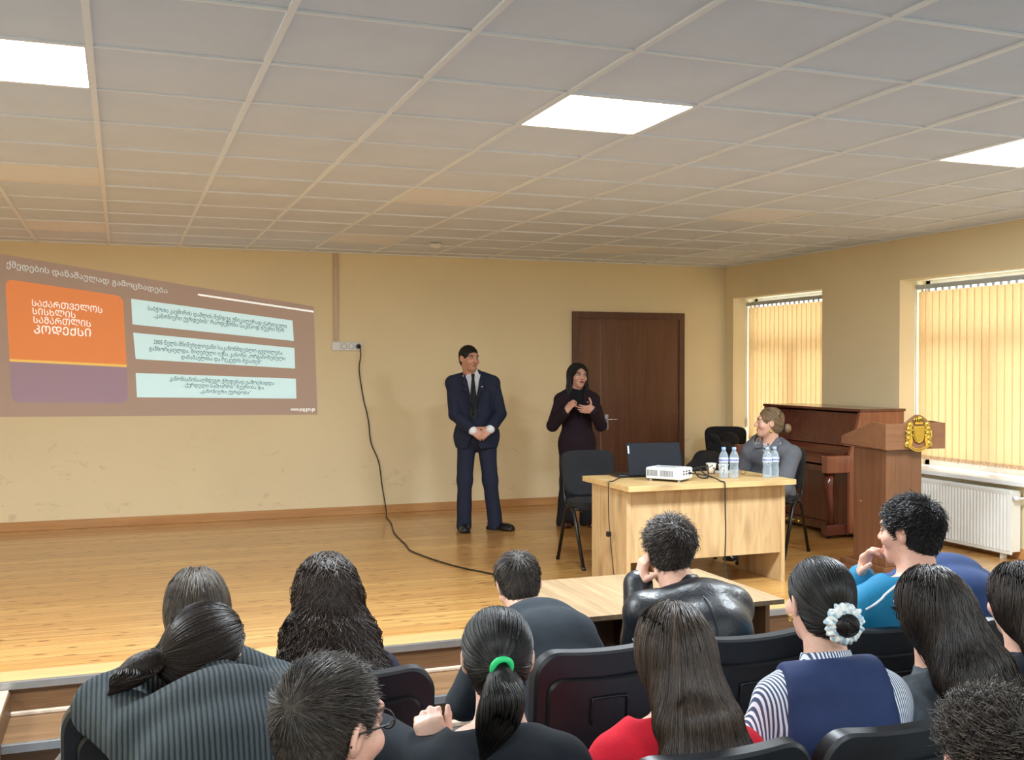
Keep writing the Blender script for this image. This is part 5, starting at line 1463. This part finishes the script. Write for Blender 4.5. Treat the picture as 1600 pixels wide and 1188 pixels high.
# ---- man in the navy suit, standing on the stage
def suit_man():
    x, y = 3.06, 9.11; rz = math.radians(167)
    t = thing('person', 'man in a navy suit and black tie standing with clasped hands on the stage', 'person', (x, y, 0), rz)
    f = Fig(); f.w = 1.06; f.Hc = V3(.09, .02, 1.567); f.R = rotm(30, -3, 0)
    f.spine(V3(.02, 0, .885), V3(.06, -.01, 1.415), .02)
    f.S = [V3(.055 - .180, -.01, 1.345), V3(.055 + .180, -.01, 1.345)]
    f.W = [V3(-.085, .235, .945), V3(.085, .235, .935)]
    f.E = [ik(f.S[0], f.W[0], .29, .265, (-.75, -.9, -.2))[0], ik(f.S[1], f.W[1], .29, .265, (.75, -.9, -.2))[0]]
    f.H = [V3(-.07, 0, .84), V3(.11, 0, .84)]; f.K = [V3(-.10, .03, .46), V3(.13, .02, .46)]; f.A = [V3(-.155, -.02, .085), V3(.135, -.01, .085)]
    body(f, t, colour=f.colour((198, 146, 120), (160, 98, 88), (40, 30, 26), stubble=.45), hand_spec=[dict(fdir=(.75, .25, -.55), pnorm=(-.35, -.9, -.1), curl=(26, 28, 30, 34)), dict(fdir=(-.72, .35, -.5), pnorm=(.2, -.95, .1), curl=(30, 32, 34, 38))], h=.009, fine=.004)
    trousers(f, t, CL['navy_suit'], .012, 5, .004, .007, flare=.02)
    shoes(f, t, CL['shoe'], ((-.75, .62), (.02, 1)), .005)
    # shirt: chest and collar, cuffs
    S = SDF(); f.torso(S, .006, low=False); S.cut((0, 0, .95), (0, 0, -1)); up = unit(f.Hc - f.N); S.cut(f.N + up * .02, up)
    S.loft([f.N - up * .02, f.N + up * .048 - V3(0, .004, 0)], [.072, .062], [.072, .064], (1, 0, 0), .012, rend=.006)
    sh = sdf_obj(S, 'shirt', CL['white'], t, .006)
    S = SDF()
    for sd in (0, 1): d = unit(f.W[sd] - f.E[sd]); S.cap(f.W[sd] - d * .03, f.W[sd] + d * .012, .040, .041, .004); S.cut(f.W[sd] + d * .02, d) if False else None
    sdf_obj(S, 'shirt_cuff', CL['white'], sh, .005)
    for q in (-1, 1):   # collar points
        b = MB(); c = Vector(f.N); b.prism([c + Vector(p) for p in ((q * .006, .066, .022), (q * .062, .020, .050), (q * .060, .040, .006), (q * .034, .082, -.022))], (0, .006, 0), .001); b.build('collar_point', CL['white'], sh)
    # tie
    c = Vector((f.N[0], f.N[1], f.N[2])); b = MB()
    b.prism([c + Vector(p) for p in ((-.017, .082, .018), (.017, .082, .018), (.012, .092, -.022), (-.012, .092, -.022))], (0, .014, 0), .003)
    b.prism([c + Vector(p) for p in ((-.012, .088, -.022), (.012, .088, -.022), (.034, .132, -.24), (.036, .135, -.36), (0, .136, -.41), (-.036, .135, -.36), (-.034, .132, -.24))], (0, .010, 0), .002)
    b.build('tie', CL['tie'], t)
    # jacket with open V, lapels, vents
    S = SDF(); f.torso(S, .024, .03, 1.0, .96, 1.03); S.ell(f.P + V3(0, 0, -.11), (.186, .150, .30), None, .05)
    f.arms(S, .014, .93, .012, .006)
    apex = V3(f.N[0], 0, 1.115)
    def vcut(P):
        z = P[..., 2]; hw = np.clip((z - apex[2]) / (1.43 - apex[2]), 0, 1.3) * .088
        return np.maximum(np.maximum(np.abs(P[..., 0] - apex[0]) - hw, .035 - P[..., 1]), np.maximum(apex[2] - z, P[..., 2] - 1.6)) * .9
    S.func(vcut, (-.2, .0, 1.0), (.35, .3, 1.6), .006, '-')
    def front(P):   # cutaway below the button
        z = P[..., 2]; hw = np.clip((.93 - z) / .22, 0, 1) * .07
        return np.maximum(np.maximum(np.abs(P[..., 0] - apex[0]) - hw - .001, .05 - P[..., 1]), z - .93)
    S.func(front, (-.2, 0, .6), (.3, .4, .95), .01, '-')
    S.ell(f.Hc - V3(0, 0, .12) + f.R @ V3(0, 0, 0), (.075, .075, .10), None, .01, '-')
    S.cut((0, 0, .755), (0, 0, -1), .006); S.disp = folds(.0035, 8, 16, (1, 1, .5))
    j = sdf_obj(S, 'jacket', CL['navy_suit'], t, .007)
    for q in (-1, 1):
        b = MB(); ax_ = apex[0]
        b.prism([(ax_ + q * .004, .140, 1.10), (ax_ + q * .060, .150, 1.26), (ax_ + q * .098, .135, 1.30), (ax_ + q * .072, .132, 1.315), (ax_ + q * .100, .10, 1.36), (ax_ + q * .074, .05, 1.435), (ax_ + q * .055, .095, 1.37), (ax_ + q * .025, .135, 1.21)], (0, .012, 0), .003)
        b.build('lapel', CL['navy_suit'], j)
    b = MB(); b.lathe([(0, .0), (.010, .002), (.010, .005), (0, .007)], 12, (apex[0] - .078, .146, 1.315), 'y'); b.build('lapel_pin', M['chrome'], j)
    b = MB(); b.lathe([(0, .0), (.009, .002), (.009, .006), (0, .007)], 12, (apex[0], .150, 1.075), 'y'); b.build('button', CL['tie'], j)
    short_hair(f, t, 'black', 3, 2200, .012, lift=.35, r=.0012, grow=.0065, fwd=.1)
suit_man()

# ---- woman in the dark plum jacket speaking with raised hands
def speaking_woman():
    x, y = 4.02, 9.06; rz = math.radians(166)
    t = thing('person', 'standing woman with long black hair in a dark plum jacket gesturing with both hands', 'person', (x, y, 0), rz)
    f = Fig(); f.w = .90; sc = .95; f.Hc = V3(-.005, .02, 1.405); f.R = rotm(16, 0, -4)
    f.spine(V3(0, 0, .80), V3(0, -.01, 1.265), .02)
    f.S = [V3(-.150, -.01, 1.18), V3(.150, -.01, 1.18)]
    f.W = [V3(-.105, .25, 1.10), V3(.150, .24, 1.085)]
    f.E = [ik(f.S[0], f.W[0], .265, .235, (-.55, -.7, -.9))[0], ik(f.S[1], f.W[1], .265, .235, (.55, -.7, -.9))[0]]
    f.H = [V3(-.08, 0, .76), V3(.08, 0, .76)]; f.K = [V3(-.095, .02, .42), V3(.095, .02, .42)]; f.A = [V3(-.11, -.01, .08), V3(.11, -.01, .08)]
    body(f, t, female=True, sc=sc, colour=f.colour((206, 156, 136), (120, 34, 40), (30, 24, 22), makeup=.8, sc=sc), hand_spec=[dict(fdir=(.92, .30, .05), pnorm=(.1, -.75, .25), curl=(10, 14, 18, 24), thumb=(.15, .1), sc=.95), dict(fdir=(-.55, .25, .75), pnorm=(-.6, -.5, -.35), curl=(34, 40, 48, 50), thumb=(.6, .5), sc=.95)], h=.009, fine=.004)
    trousers(f, t, CL['blacktrouser'], .016, 5, .004, .007, flare=.035); shoes(f, t, mat('burgundy_shoe', (58, 22, 26), .2), ((-.1, 1), (.1, 1)), .005)
    S = SDF(); f.torso(S, .006, low=False); S.cut((0, 0, .9), (0, 0, -1)); up = unit(f.Hc - f.N); S.loft([f.N - up * .03, f.N + up * .06], [.064, .055], [.064, .056], (1, 0, 0), .012, rend=.008)
    S.cut(f.N + up * .075, up); sdf_obj(S, 'turtleneck', CL['blackknit'], t, .006)
    S = SDF(); f.torso(S, .022, .03, 1.0, .95, 1.0); S.ell(f.P + V3(0, 0, -.12), (.172, .142, .30), None, .05); f.arms(S, .014, .90, .012, .006); apex = V3(0, 0, 1.0)
    def vcut(P):
        z = P[..., 2]; hw = np.clip((z - apex[2]) / (1.28 - apex[2]), 0, 1.3) * .060
        return np.maximum(np.maximum(np.abs(P[..., 0]) - hw, .03 - P[..., 1]), np.maximum(apex[2] - z, z - 1.45)) * .9
    S.func(vcut, (-.2, 0, .9), (.2, .3, 1.45), .006, '-'); S.cut(f.N + up * .03, up); S.cut((0, 0, .64), (0, 0, -1), .006); S.disp = folds(.003, 18, 16, (1, 1, .5))
    j = sdf_obj(S, 'jacket', CL['plum'], t, .007)
    for q in (-1, 1):
        b = MB(); b.prism([(q * .004, .130, .99), (q * .055, .142, 1.13), (q * .075, .128, 1.16), (q * .07, .10, 1.22), (q * .05, .06, 1.28), (q * .03, .12, 1.13)], (0, .010, 0), .003); b.build('lapel', CL['plum'], j)
    b = MB(); b.lathe([(0, .0), (.010, .002), (.010, .005), (0, .007)], 12, (-.075, .132, 1.165), 'y'); b.build('lapel_pin', M['chrome'], j)
    c = f.Hc
    long_hair(f, t, 'black', [(c + V3(0, -.05, .02), .084, .07), (c + V3(0, -.07, -.10), .092, .06), (c + V3(0, -.075, -.20), .105, .05), (c + V3(0, -.07, -.30), .10, .035)], 4, 1100, sc=sc, r=.0016, wave=.12,
              curtain=[(c + f.R @ V3(-.076, -.02, .02), c + V3(-.088, .035, -.22), .016, .024), (c + f.R @ V3(.076, -.02, .02), c + V3(.088, .035, -.22), .016, .024)])
speaking_woman()

# ---- seated woman at the right end of the desk
def seated_woman():
    dirb = unit(V3(-.85, -.52, 0)); rz = math.atan2(-dirb[0], dirb[1]); o = V3(4.83, 7.18, 0)
    t = thing('person', 'fair-haired woman in a grey overshirt sitting at the desk, turned to the speakers', 'person', tuple(o), rz)
    Rz = rotm(math.degrees(rz)); loc = lambda p: Rz.T @ (V3(*p) - o)
    f = Fig(); f.w = 1.05; sc = .97; f.Hc = loc((4.735, 6.99, 1.055)); f.R = rotm(-58, 2, 0)
    f.spine(V3(0, -.05, .53), f.Hc + V3(.0, -.04, -.155), .03)
    f.S = [f.N + V3(-.172, 0, -.085), f.N + V3(.172, 0, -.085)]
    f.W = [loc((4.50, 6.88, .60)), loc((4.56, 7.08, .60))]
    f.E = [ik(f.S[0], f.W[0], .28, .25, (-.6, -.3, -1))[0], ik(f.S[1], f.W[1], .28, .25, (.6, -.3, -1))[0]]
    f.H = [V3(-.09, 0, .50), V3(.09, 0, .50)]; f.K = [V3(-.10, .40, .50), V3(.10, .38, .50)]; f.A = [V3(-.08, .42, .09), V3(.08, .30, .09)]
    body(f, t, female=True, sc=sc, colour=f.colour((212, 166, 144), (176, 96, 92), (96, 74, 54), sc=sc), h=.010, fine=.004)
    trousers(f, t, CL['blacktrouser'], .012); shoes(f, t, CL['shoe'])
    S = SDF(); f.torso(S, .007, low=False); up = unit(f.Hc - f.N); S.cut(f.N + up * .014, up); sdf_obj(S, 'blouse', CL['floral'], t, .007)
    def ex(S):
        S.ell(f.P + V3(0, -.02, -.04), (.21, .17, .13), None, .05)
        def opening(P):
            z = P[..., 2]; return np.maximum(np.maximum(np.abs(P[..., 0] - f.N[0]) - .034 - .10 * np.clip(z - f.N[2] + .12, 0, .2), f.N[1] + .02 - P[..., 1]), f.P[2] - .02 - z)
        S.func(opening, (-.3, -.1, .3), (.3, .4, 1.2), .008, '-')
    g = garment(f, t, 'overshirt', CL['greyshirt'], .024, seed=9, amp=.006, h=.008, extra=ex, cuff=.01)
    for q in (-1, 1):
        b = MB(); c = Vector(f.N); b.prism([c + Vector(p) for p in ((q * .022, .095, -.035), (q * .085, .10, -.045), (q * .098, .03, .02), (q * .072, -.03, .045), (q * .060, .03, .035))], (0, .006, .004), .002); b.build('collar', CL['greyshirt'], g)
    _, K = gathered_hair(f, t, 'blond', (0, -.118, -.035), None, 5, 1100, sc, .0014, .009, bun=.036)
    ho = [c for c in t.children if c.name.startswith('hair')][0]
    b = MB(); Kv = Vector(K); d = Vector(f.R @ V3(0, -1, 0)); x_ = Vector(f.R @ V3(1, 0, 0)); z_ = Vector(f.R @ V3(0, 0, 1))
    b.tube([Kv + (x_ * math.cos(a) + z_ * math.sin(a)) * .024 for a in [i * math.pi / 10 for i in range(20)]], .010, 8, True); b.build('hair_tie', M['black_fabric'], ho)
    for q in (-1, 1):
        e_ = Vector(f.Hc + f.R @ (V3(q * .086, -.004, -.045) * sc)); b = MB(); b.tube([e_ + Vector((0, 0, .015)), e_ + Vector((0, 0, -.004))], .002, 6); b.lathe([(0, -.020), (.011, -.010), (.011, .004), (0, .008)], 12, tuple(e_ + Vector((0, 0, -.012)))); b.build('earring', M['brass'], t)
seated_woman()

# ---- audience, first row
def aud_A():
    t, f = seated('person', 'girl with long straight brown hair in a taupe jacket in the first row, leftmost', (.16, R1Y), (.216, 3.40, .742), 0, -8, 0, .95, hip_y=.20, sh=.195, shz=.070)
    body(f, t, False, True); trousers(f, t, CL['denim']); shoes(f, t, CL['shoe'])
    garment(f, t, 'jacket', CL['taupe'], .020, seed=21, amp=.006, collar=(.03, .062))
    long_hair(f, t, 'ash', back_tail(f, [(0, 0, .085, .07), (.005, .12, .096, .05), (.015, .24, .105, .03), (.03, .36, .09, .022)]), 11, 2400, wave=.05, r=.0018)
def aud_B():
    t, f = seated('person', 'girl with very long wavy brown hair in a dark navy jacket in the first row', (.605, R1Y), (.596, 3.27, .787), -8, -2, 0, .92, hip_y=.18, sh=.160, thick=.9)
    body(f, t, False, True); trousers(f, t, CL['blacktrouser']); shoes(f, t, CL['shoe'])
    garment(f, t, 'jacket', CL['navy_coat'], .020, seed=22, amp=.004, collar=(.02, .062))
    long_hair(f, t, 'chestnut', back_tail(f, [(0, 0, .095, .08), (-.012, .10, .135, .07), (-.022, .20, .165, .05), (-.03, .30, .185, .04), (-.03, .40, .18, .035)]), 12, 3000, wave=.8, wl=.075, splay=.5, wisp=.03, r=.0019)
def aud_C():
    t, f = seated('person', 'short-haired man in a dark grey zip fleece leaning on the low table', (1.395, R1Y), (1.40, 3.70, .672), -10, -26, -6, 1.0, nk=(0, -.10, -.115), hip_y=.18, bulge=.075, wrists=[(1.41, 3.72, .24), (1.50, 3.72, .24)], poles=[(-.3, .5, -1), (.3, .5, -1)], sh=.160)
    body(f, t, True); trousers(f, t, CL['denim']); shoes(f, t, CL['shoe'])
    garment(f, t, 'fleece', CL['darkfleece'], .022, seed=23, amp=.004, collar=(.055, .066))
    short_hair(f, t, 'short', 13, 4200, .034, lift=.36, r=.0013, grow=.006)
def aud_D():
    t, f = seated('person', 'man in a shiny black leather jacket with tousled dark hair leaning on the low table', (1.90, R1Y - .03), (1.885, 3.42, .815), -16, -14, 4, 1.0, nk=(.015, -.085, -.135), hip_y=.18, bulge=.06, wrists=[(1.785, 3.47, .69), (2.12, 3.95, .48)], elbows=[(1.755, 3.40, .50), None], poles=[(-1, .3, -1), (1, -.2, -.8)], sc=1.0, sh=.165, tw=-8, shz=.066)
    body(f, t, True, hand_spec=[dict(fdir=(.22, -.10, 1), pnorm=(1, -.2, -.2), curl=(22, 26, 30, 34)), None]); trousers(f, t, CL['denim']); shoes(f, t, CL['shoe'])
    garment(f, t, 'leather_jacket', CL['leather'], .025, seed=24, amp=.007, fscale=15, collar=(.045, .070), h=.008)
    b = MB(); pts = [f.N - f.fw * .075 + V3(0, 0, -.02), f.Up - f.fw * .128, f.Ch - f.fw * .150, f.Wt - f.fw * .136, f.P - f.fw * .146]
    g = [c for c in t.children if c.name.startswith('leather')][0]; b.tube([Vector(p) + Vector((0, -.006, .004)) for p in smooth_path([tuple(p) for p in pts], 5)], .0028, 6); b.build('back_seam', CL['leather'], g)
    short_hair(f, t, 'short', 14, 4600, .052, lift=.40, r=.0013, grow=.008, curl=.005, cl=.05)
def aud_E():
    t, f = seated('person', 'dark-haired boy in a teal jersey with white piping resting chin on hand', (2.44, R1Y - .10), (2.575, 2.95, .918), 22, -3, 0, 1.0, nk=(-.005, -.045, -.155), hip_y=.25, wrists=[(2.49, 3.10, .735), (2.75, 3.30, .36)], poles=[(-.8, .3, -1), (1, -.5, -.4)])
    body(f, t, True, hand_spec=[dict(fdir=(.1, -.2, 1), pnorm=(.5, -.85, 0), curl=(40, 44, 48, 52)), None], colour=f.colour((212, 164, 142), (176, 106, 98), (34, 27, 24))); trousers(f, t, CL['blacktrouser']); shoes(f, t, CL['shoe'])
    g = garment(f, t, 'jersey', CL['teal'], .020, seed=25, amp=.005, collar=(.02, .064), h=.008)
    ax = f.fw
    for sd, q in ((0, -1), (1, 1)):
        A, B = f.N, f.S[sd]; pts = []
        for k in range(9):
            u = .30 + .85 * k / 8; p = A + (B - A) * u - f.fw * .045 + V3(0, 0, .055 - .02 * u); pts.append(p)
        S = SDF(); f.torso(S, .020); f.arms(S, .020)
        P = np.array(pts)
        for _ in range(6): P = P - S.grad(P) * S.eval(P)[:, None]
        b = MB(); b.tube([Vector(p) for p in P], .004, 6); b.build('piping', CL['white'], g)
    short_hair(f, t, 'black', 15, 4600, .040, lift=.5, r=.0013, grow=.008, curl=.004, cl=.04, top=1.15, fwd=.2)
def aud_F():
    t, f = seated('person', 'person in a plain navy top bending forward beside the radiator, head mostly hidden', (2.93, R1Y - .14), (3.03, 3.42, .79), -15, -30, 0, 1.12, nk=(-.05, -.10, -.10), hip_y=.18, bulge=.10, wrists=[(2.82, 3.5, .22), (3.02, 3.5, .22)])
    body(f, t, False); trousers(f, t, CL['denim']); shoes(f, t, CL['shoe'])
    garment(f, t, 'top', CL['navytee'], .022, seed=26, amp=.005, collar=(.02, .066)); short_hair(f, t, 'black', 16, 1800, .034, r=.0015)
# ---- second row
def aud_G():
    t, f = seated('person', 'person in a ribbed charcoal sweater resting head on folded arms over the seat in front', (.22, R2Y), (.185, 2.74, .778), -46, -22, 24, 1.0, nk=(.03, -.12, -.075), hip_y=.22, bulge=.08, wrists=[(.085, 2.84, .685), (.24, 2.97, .68)], elbows=[(-.04, 2.78, .655), (.39, 2.88, .62)], sh=.165)
    body(f, t, True, True, colour=f.colour((226, 186, 168), LIPS, BROW)); trousers(f, t, CL['denim']); shoes(f, t, CL['shoe'])
    garment(f, t, 'ribbed_sweater', CL['rib'], .034, seed=27, amp=.008, fscale=13, collar=(.05, .070), cuff=.012, h=.008, waist=1.15, depth=1.1, part=.92)
    K = f.Hc + f.R @ V3(-.03, -.105, -.045)
    _, K2 = gathered_hair(f, t, 'dark', (-.03, -.112, -.045), [tuple(K), tuple(K + V3(-.035, -.035, -.012)), tuple(K + V3(-.070, -.04, -.035)), tuple(K + V3(-.105, -.035, -.070))], 17, 2400, r=.0015, tail_r=.036, grow=.010, wave=.5)
def aud_I():
    t, f = seated('person', 'person in a black tee with a dark ponytail held by a bright green hair tie', (.745, R2Y), (.833, 2.345, .805), -16, 0, 0, .92, hip_y=.19, wrists=[(.690, 2.36, .590), (.95, 2.55, .28)], poles=[(-1, -.2, -.7), (1, -.6, -.3)], sh=.160, tw=-10, thick=.88)
    body(f, t, True, True, colour=f.colour((228, 188, 170), LIPS, BROW), hand_spec=[dict(fdir=(-.25, .1, .95), pnorm=(.3, .95, 0), curl=(70, 72, 74, 76), bend=1.0, sc=.9, thumb=(.75, .3)), None]); trousers(f, t, CL['denim']); shoes(f, t, CL['shoe'])
    g = garment(f, t, 'tee', CL['tee'], .016, seed=28, amp=.004, sleeve=.75, cuff=.01)
    b = MB(); up = Vector(unit(f.Hc - f.N)); c = Vector(f.N) - up * .012; fw = Vector(f.fw); rt = Vector(f.right)
    b.tube([c + rt * (.082 * math.cos(a)) + fw * (.078 * math.sin(a)) + up * (-.014 * math.sin(a)) for a in [i * math.pi / 16 for i in range(32)]], .008, 8, True); b.build('neckband', CL['tee'], g)
    K = f.Hc + f.R @ V3(0, -.118, .012)
    o, K2 = gathered_hair(f, t, 'black', (0, -.112, .014), [tuple(K), tuple(K + V3(-.005, -.038, -.035)), tuple(K + V3(-.02, -.040, -.10)), tuple(K + V3(-.035, -.030, -.155)), tuple(K + V3(-.055, -.02, -.205))], 18, 2800, r=.0011, tail_r=.037, grow=.006, ntail=1100)
    b = MB(); Kv = Vector(K) + Vector((0, -.010, .0)); b.tube([Kv + Vector((.022 * math.cos(a), -.006 * math.sin(a), .020 * math.sin(a) + .004)) for a in [i * math.pi / 12 for i in range(24)]], .0075, 8, True); b.build('hair_tie', CL['green'], o)
def aud_J():
    t, f = seated('person', 'girl in a red sweater with long straight brown hair down her back', (1.26, R2Y), (1.300, 2.34, .775), -26, -2, 0, .95, hip_y=.20, tw=-10, sh=.165, thick=.92)
    body(f, t, False, True); trousers(f, t, CL['denim']); shoes(f, t, CL['shoe'])
    garment(f, t, 'sweater', CL['red'], .022, seed=29, amp=.005, collar=(.03, .064), cuff=.01)
    long_hair(f, t, 'brown', back_tail(f, [(-.01, 0, .088, .075), (-.012, .12, .105, .055), (-.01, .22, .125, .035), (-.005, .34, .138, .028), (0, .46, .13, .025)]), 19, 3600, wave=.06, r=.0013, wisp=.014)
def aud_K():
    t, f = seated('person', 'girl in a navy yoke over a striped shirt with a ruffled scrunchie round her bun', (1.765, R2Y), (1.765, 2.37, .858), -8, -2, 0, .92, hip_y=.20, nk=(-.005, -.045, -.165), sh=.148, tw=-18, thick=.84)
    body(f, t, False, True, colour=f.colour((226, 184, 164), LIPS, BROW)); trousers(f, t, CL['navyvest']); shoes(f, t, CL['shoe'])
    g = garment(f, t, 'striped_shirt', CL['stripe'], .022, seed=30, amp=.006, cuff=.01, h=.008)
    up = unit(f.Hc - f.N); S = SDF(); S.loft([f.N - up * .03, f.N + up * .045], [.092, .066], [.090, .066], (1, 0, 0), .01, rend=.006); S.cut(f.N + up * .05, up); S.loft([f.N - up * .02, f.N + up * .08], [.058, .060], [.058, .060], (1, 0, 0), .004, '-'); sdf_obj(S, 'shirt_collar', CL['stripe'], g, .005)
    # navy yoke: upper back and shoulders only
    S = SDF(); f.torso(S, .034, upper=1.02, low=False); S.cut(f.N + up * .030, up); ax = unit(f.N - f.P); S.cut(f.N - ax * .245, -ax, .01)
    for sd, q in ((0, -1), (1, 1)): S.cut(f.N + f.right * q * .134, f.right * q + V3(0, 0, .06), .01)
    S.disp = folds(.006, 31, 14, (1, .4, .3)); sdf_obj(S, 'navy_yoke', CL['navyvest'], t, .007)
    kn = (.0, -.122, -.028); o, K = gathered_hair(f, t, 'black', kn, None, 20, 2600, r=.0011, grow=.007, bun=.030)
    # scrunchie: ruffled ring
    R = f.R; n, m = 110, 14; V = []; B = K + R @ V3(0, -.006, 0)
    for i in range(n):
        a = 2 * math.pi * i / n; ru = .0022 * math.sin(11 * a) + .002 * math.sin(19 * a + 1)
        for j in range(m):
            b_ = 2 * math.pi * j / m; rr = .0195 + .0022 * math.sin(13 * a + b_ * 2) + .0014 * math.sin(23 * a - b_)
            V.append(B + R @ V3((.034 + ru + rr * math.cos(b_)) * math.cos(a), rr * .85 * math.sin(b_) - .004, (.034 + ru + rr * math.cos(b_)) * math.sin(a)))
    Fq = np.array([(i * m + j, ((i + 1) % n) * m + j, ((i + 1) % n) * m + (j + 1) % m, i * m + (j + 1) % m) for i in range(n) for j in range(m)])
    link('scrunchie', np_mesh('scrunchie', np.array(V), Fq), CL['lace'], o)
    for q in (-1,): e_ = Vector(f.Hc + f.R @ V3(q * .086, -.006, -.034)); b = MB(); b.tube([e_ + Vector((0, .008 * math.cos(a), .008 * math.sin(a))) for a in [i * math.pi / 8 for i in range(16)]], .0018, 6, True); b.build('earring', M['brass'], t)
def aud_L():
    t, f = seated('person', 'girl with long dark hair in a speckled grey knit in front of the curly-haired person', (2.20, R2Y - .02), (2.105, 2.33, .815), -26, -2, -3, .92, hip_y=.18, sh=.165, thick=.9)
    body(f, t, False, True); trousers(f, t, CL['blacktrouser']); shoes(f, t, CL['shoe'])
    garment(f, t, 'knit_top', CL['greyknit'], .022, seed=32, amp=.005, collar=(.03, .064))
    long_hair(f, t, 'dark', back_tail(f, [(0, 0, .092, .078), (.01, .12, .115, .06), (.02, .22, .135, .045), (.03, .34, .14, .035), (.03, .44, .12, .03)]), 22, 3200, wave=.25, wl=.12, r=.0014, wisp=.03)
def aud_M():
    t, f = seated('person', 'girl with dark hair in black cut off by the right edge of the picture', (2.72, R2Y + .10), (2.60, 2.50, .765), -20, -2, 0, .98, hip_y=.18)
    body(f, t, False, True); trousers(f, t, CL['blacktrouser']); shoes(f, t, CL['shoe'])
    garment(f, t, 'top', CL['tee'], .022, seed=33, amp=.005, collar=(.03, .064))
    long_hair(f, t, 'dark', back_tail(f, [(0, 0, .09, .075), (0, .12, .105, .055), (0, .22, .115, .04), (0, .34, .11, .03)]), 23, 2200, wave=.2, wl=.12, r=.0016)
# ---- third row
def aud_H():
    t, f = seated('person', 'boy with short brown hair and dark spectacles turned to the right, third row', (.33, R3Y + .12), (.343, 1.84, .860), -58, -4, 0, 1.0, hip_y=.22, nk=(0, -.05, -.16))
    body(f, t, False, colour=f.colour((218, 170, 150), LIPS, (50, 40, 34)), fine=.0035); trousers(f, t, CL['denim']); shoes(f, t, CL['shoe'])
    garment(f, t, 'hoodie', CL['charcoal'], .024, seed=34, amp=.005, collar=(.03, .066)); eye_glasses(f, t)
    short_hair(f, t, 'short', 24, 9000, .034, lift=.38, r=.0008, grow=.005, top=1.2, whorl=(.015, -.075, .070), fwd=1.0)
def aud_N():
    t, f = seated('person', 'person with short tightly curled dark hair at the bottom right corner', (1.74, R3Y - .03), (1.690, 1.69, .69), 8, -8, 0, 1.0, hip_y=.22, nk=(0, -.055, -.15))
    body(f, t, False, colour=f.colour((208, 160, 140), LIPS, BROW)); trousers(f, t, CL['denim']); shoes(f, t, CL['shoe'])
    garment(f, t, 'hoodie', CL['charcoal'], .024, seed=35, amp=.005, collar=(.03, .066))
    short_hair(f, t, 'short', 25, 2800, .060, lift=.7, r=.0013, grow=.010, curl=.008, cl=.026, top=1.1)
for fn in (aud_A, aud_B, aud_C, aud_D, aud_E, aud_F, aud_G, aud_I, aud_J, aud_K, aud_L, aud_M, aud_H, aud_N): fn()
# ---- dark coats thrown over the corner chair
def coat(label, loc, blobs, m, seed, amp=.012):
    t = thing('coat', label, 'coat', loc, 0, 'dark coats left on the corner chair'); S = SDF()
    for c, r, ry in blobs: S.ell(V3(*c), V3(*r), rotm(*ry), .05)
    S.disp = folds(amp, seed, 17, (1, 1, 1)); sdf_obj(S, 'coat_body', m, t, .012); return t
t = coat('black padded coat heaped over the seat of the corner chair', (5.86, 9.48, 0), [((.08, .12, .60), (.17, .18, .10), (0, 0, 20)), ((.16, .16, .70), (.12, .12, .10), (0, 0, -20)), ((.0, .0, .50), (.22, .16, .10), (0, 0, 15)), ((.02, -.05, .28), (.20, .12, .26), (0, 0, 0))], M['black_fabric'], 41)
S = SDF(); S.chain([V3(.02, .10, .66), V3(-.03, .10, .735), V3(-.09, .10, .775)], [.05, .04, .025], .03); S.disp = folds(.006, 43, 20); sdf_obj(S, 'sleeve', M['black_fabric'], t, .010)
coat('charcoal coat slumped lower beside the door frame', (5.60, 9.40, 0), [((-.02, 0, .42), (.24, .17, .14), (0, 0, -12)), ((.06, .05, .54), (.15, .13, .10), (0, 0, 10)), ((-.08, -.02, .18), (.22, .15, .20), (0, 0, 0))], mat('charcoal_coat', (38, 38, 42), .92, var=.2, bmp=.4, bscale=300), 42)
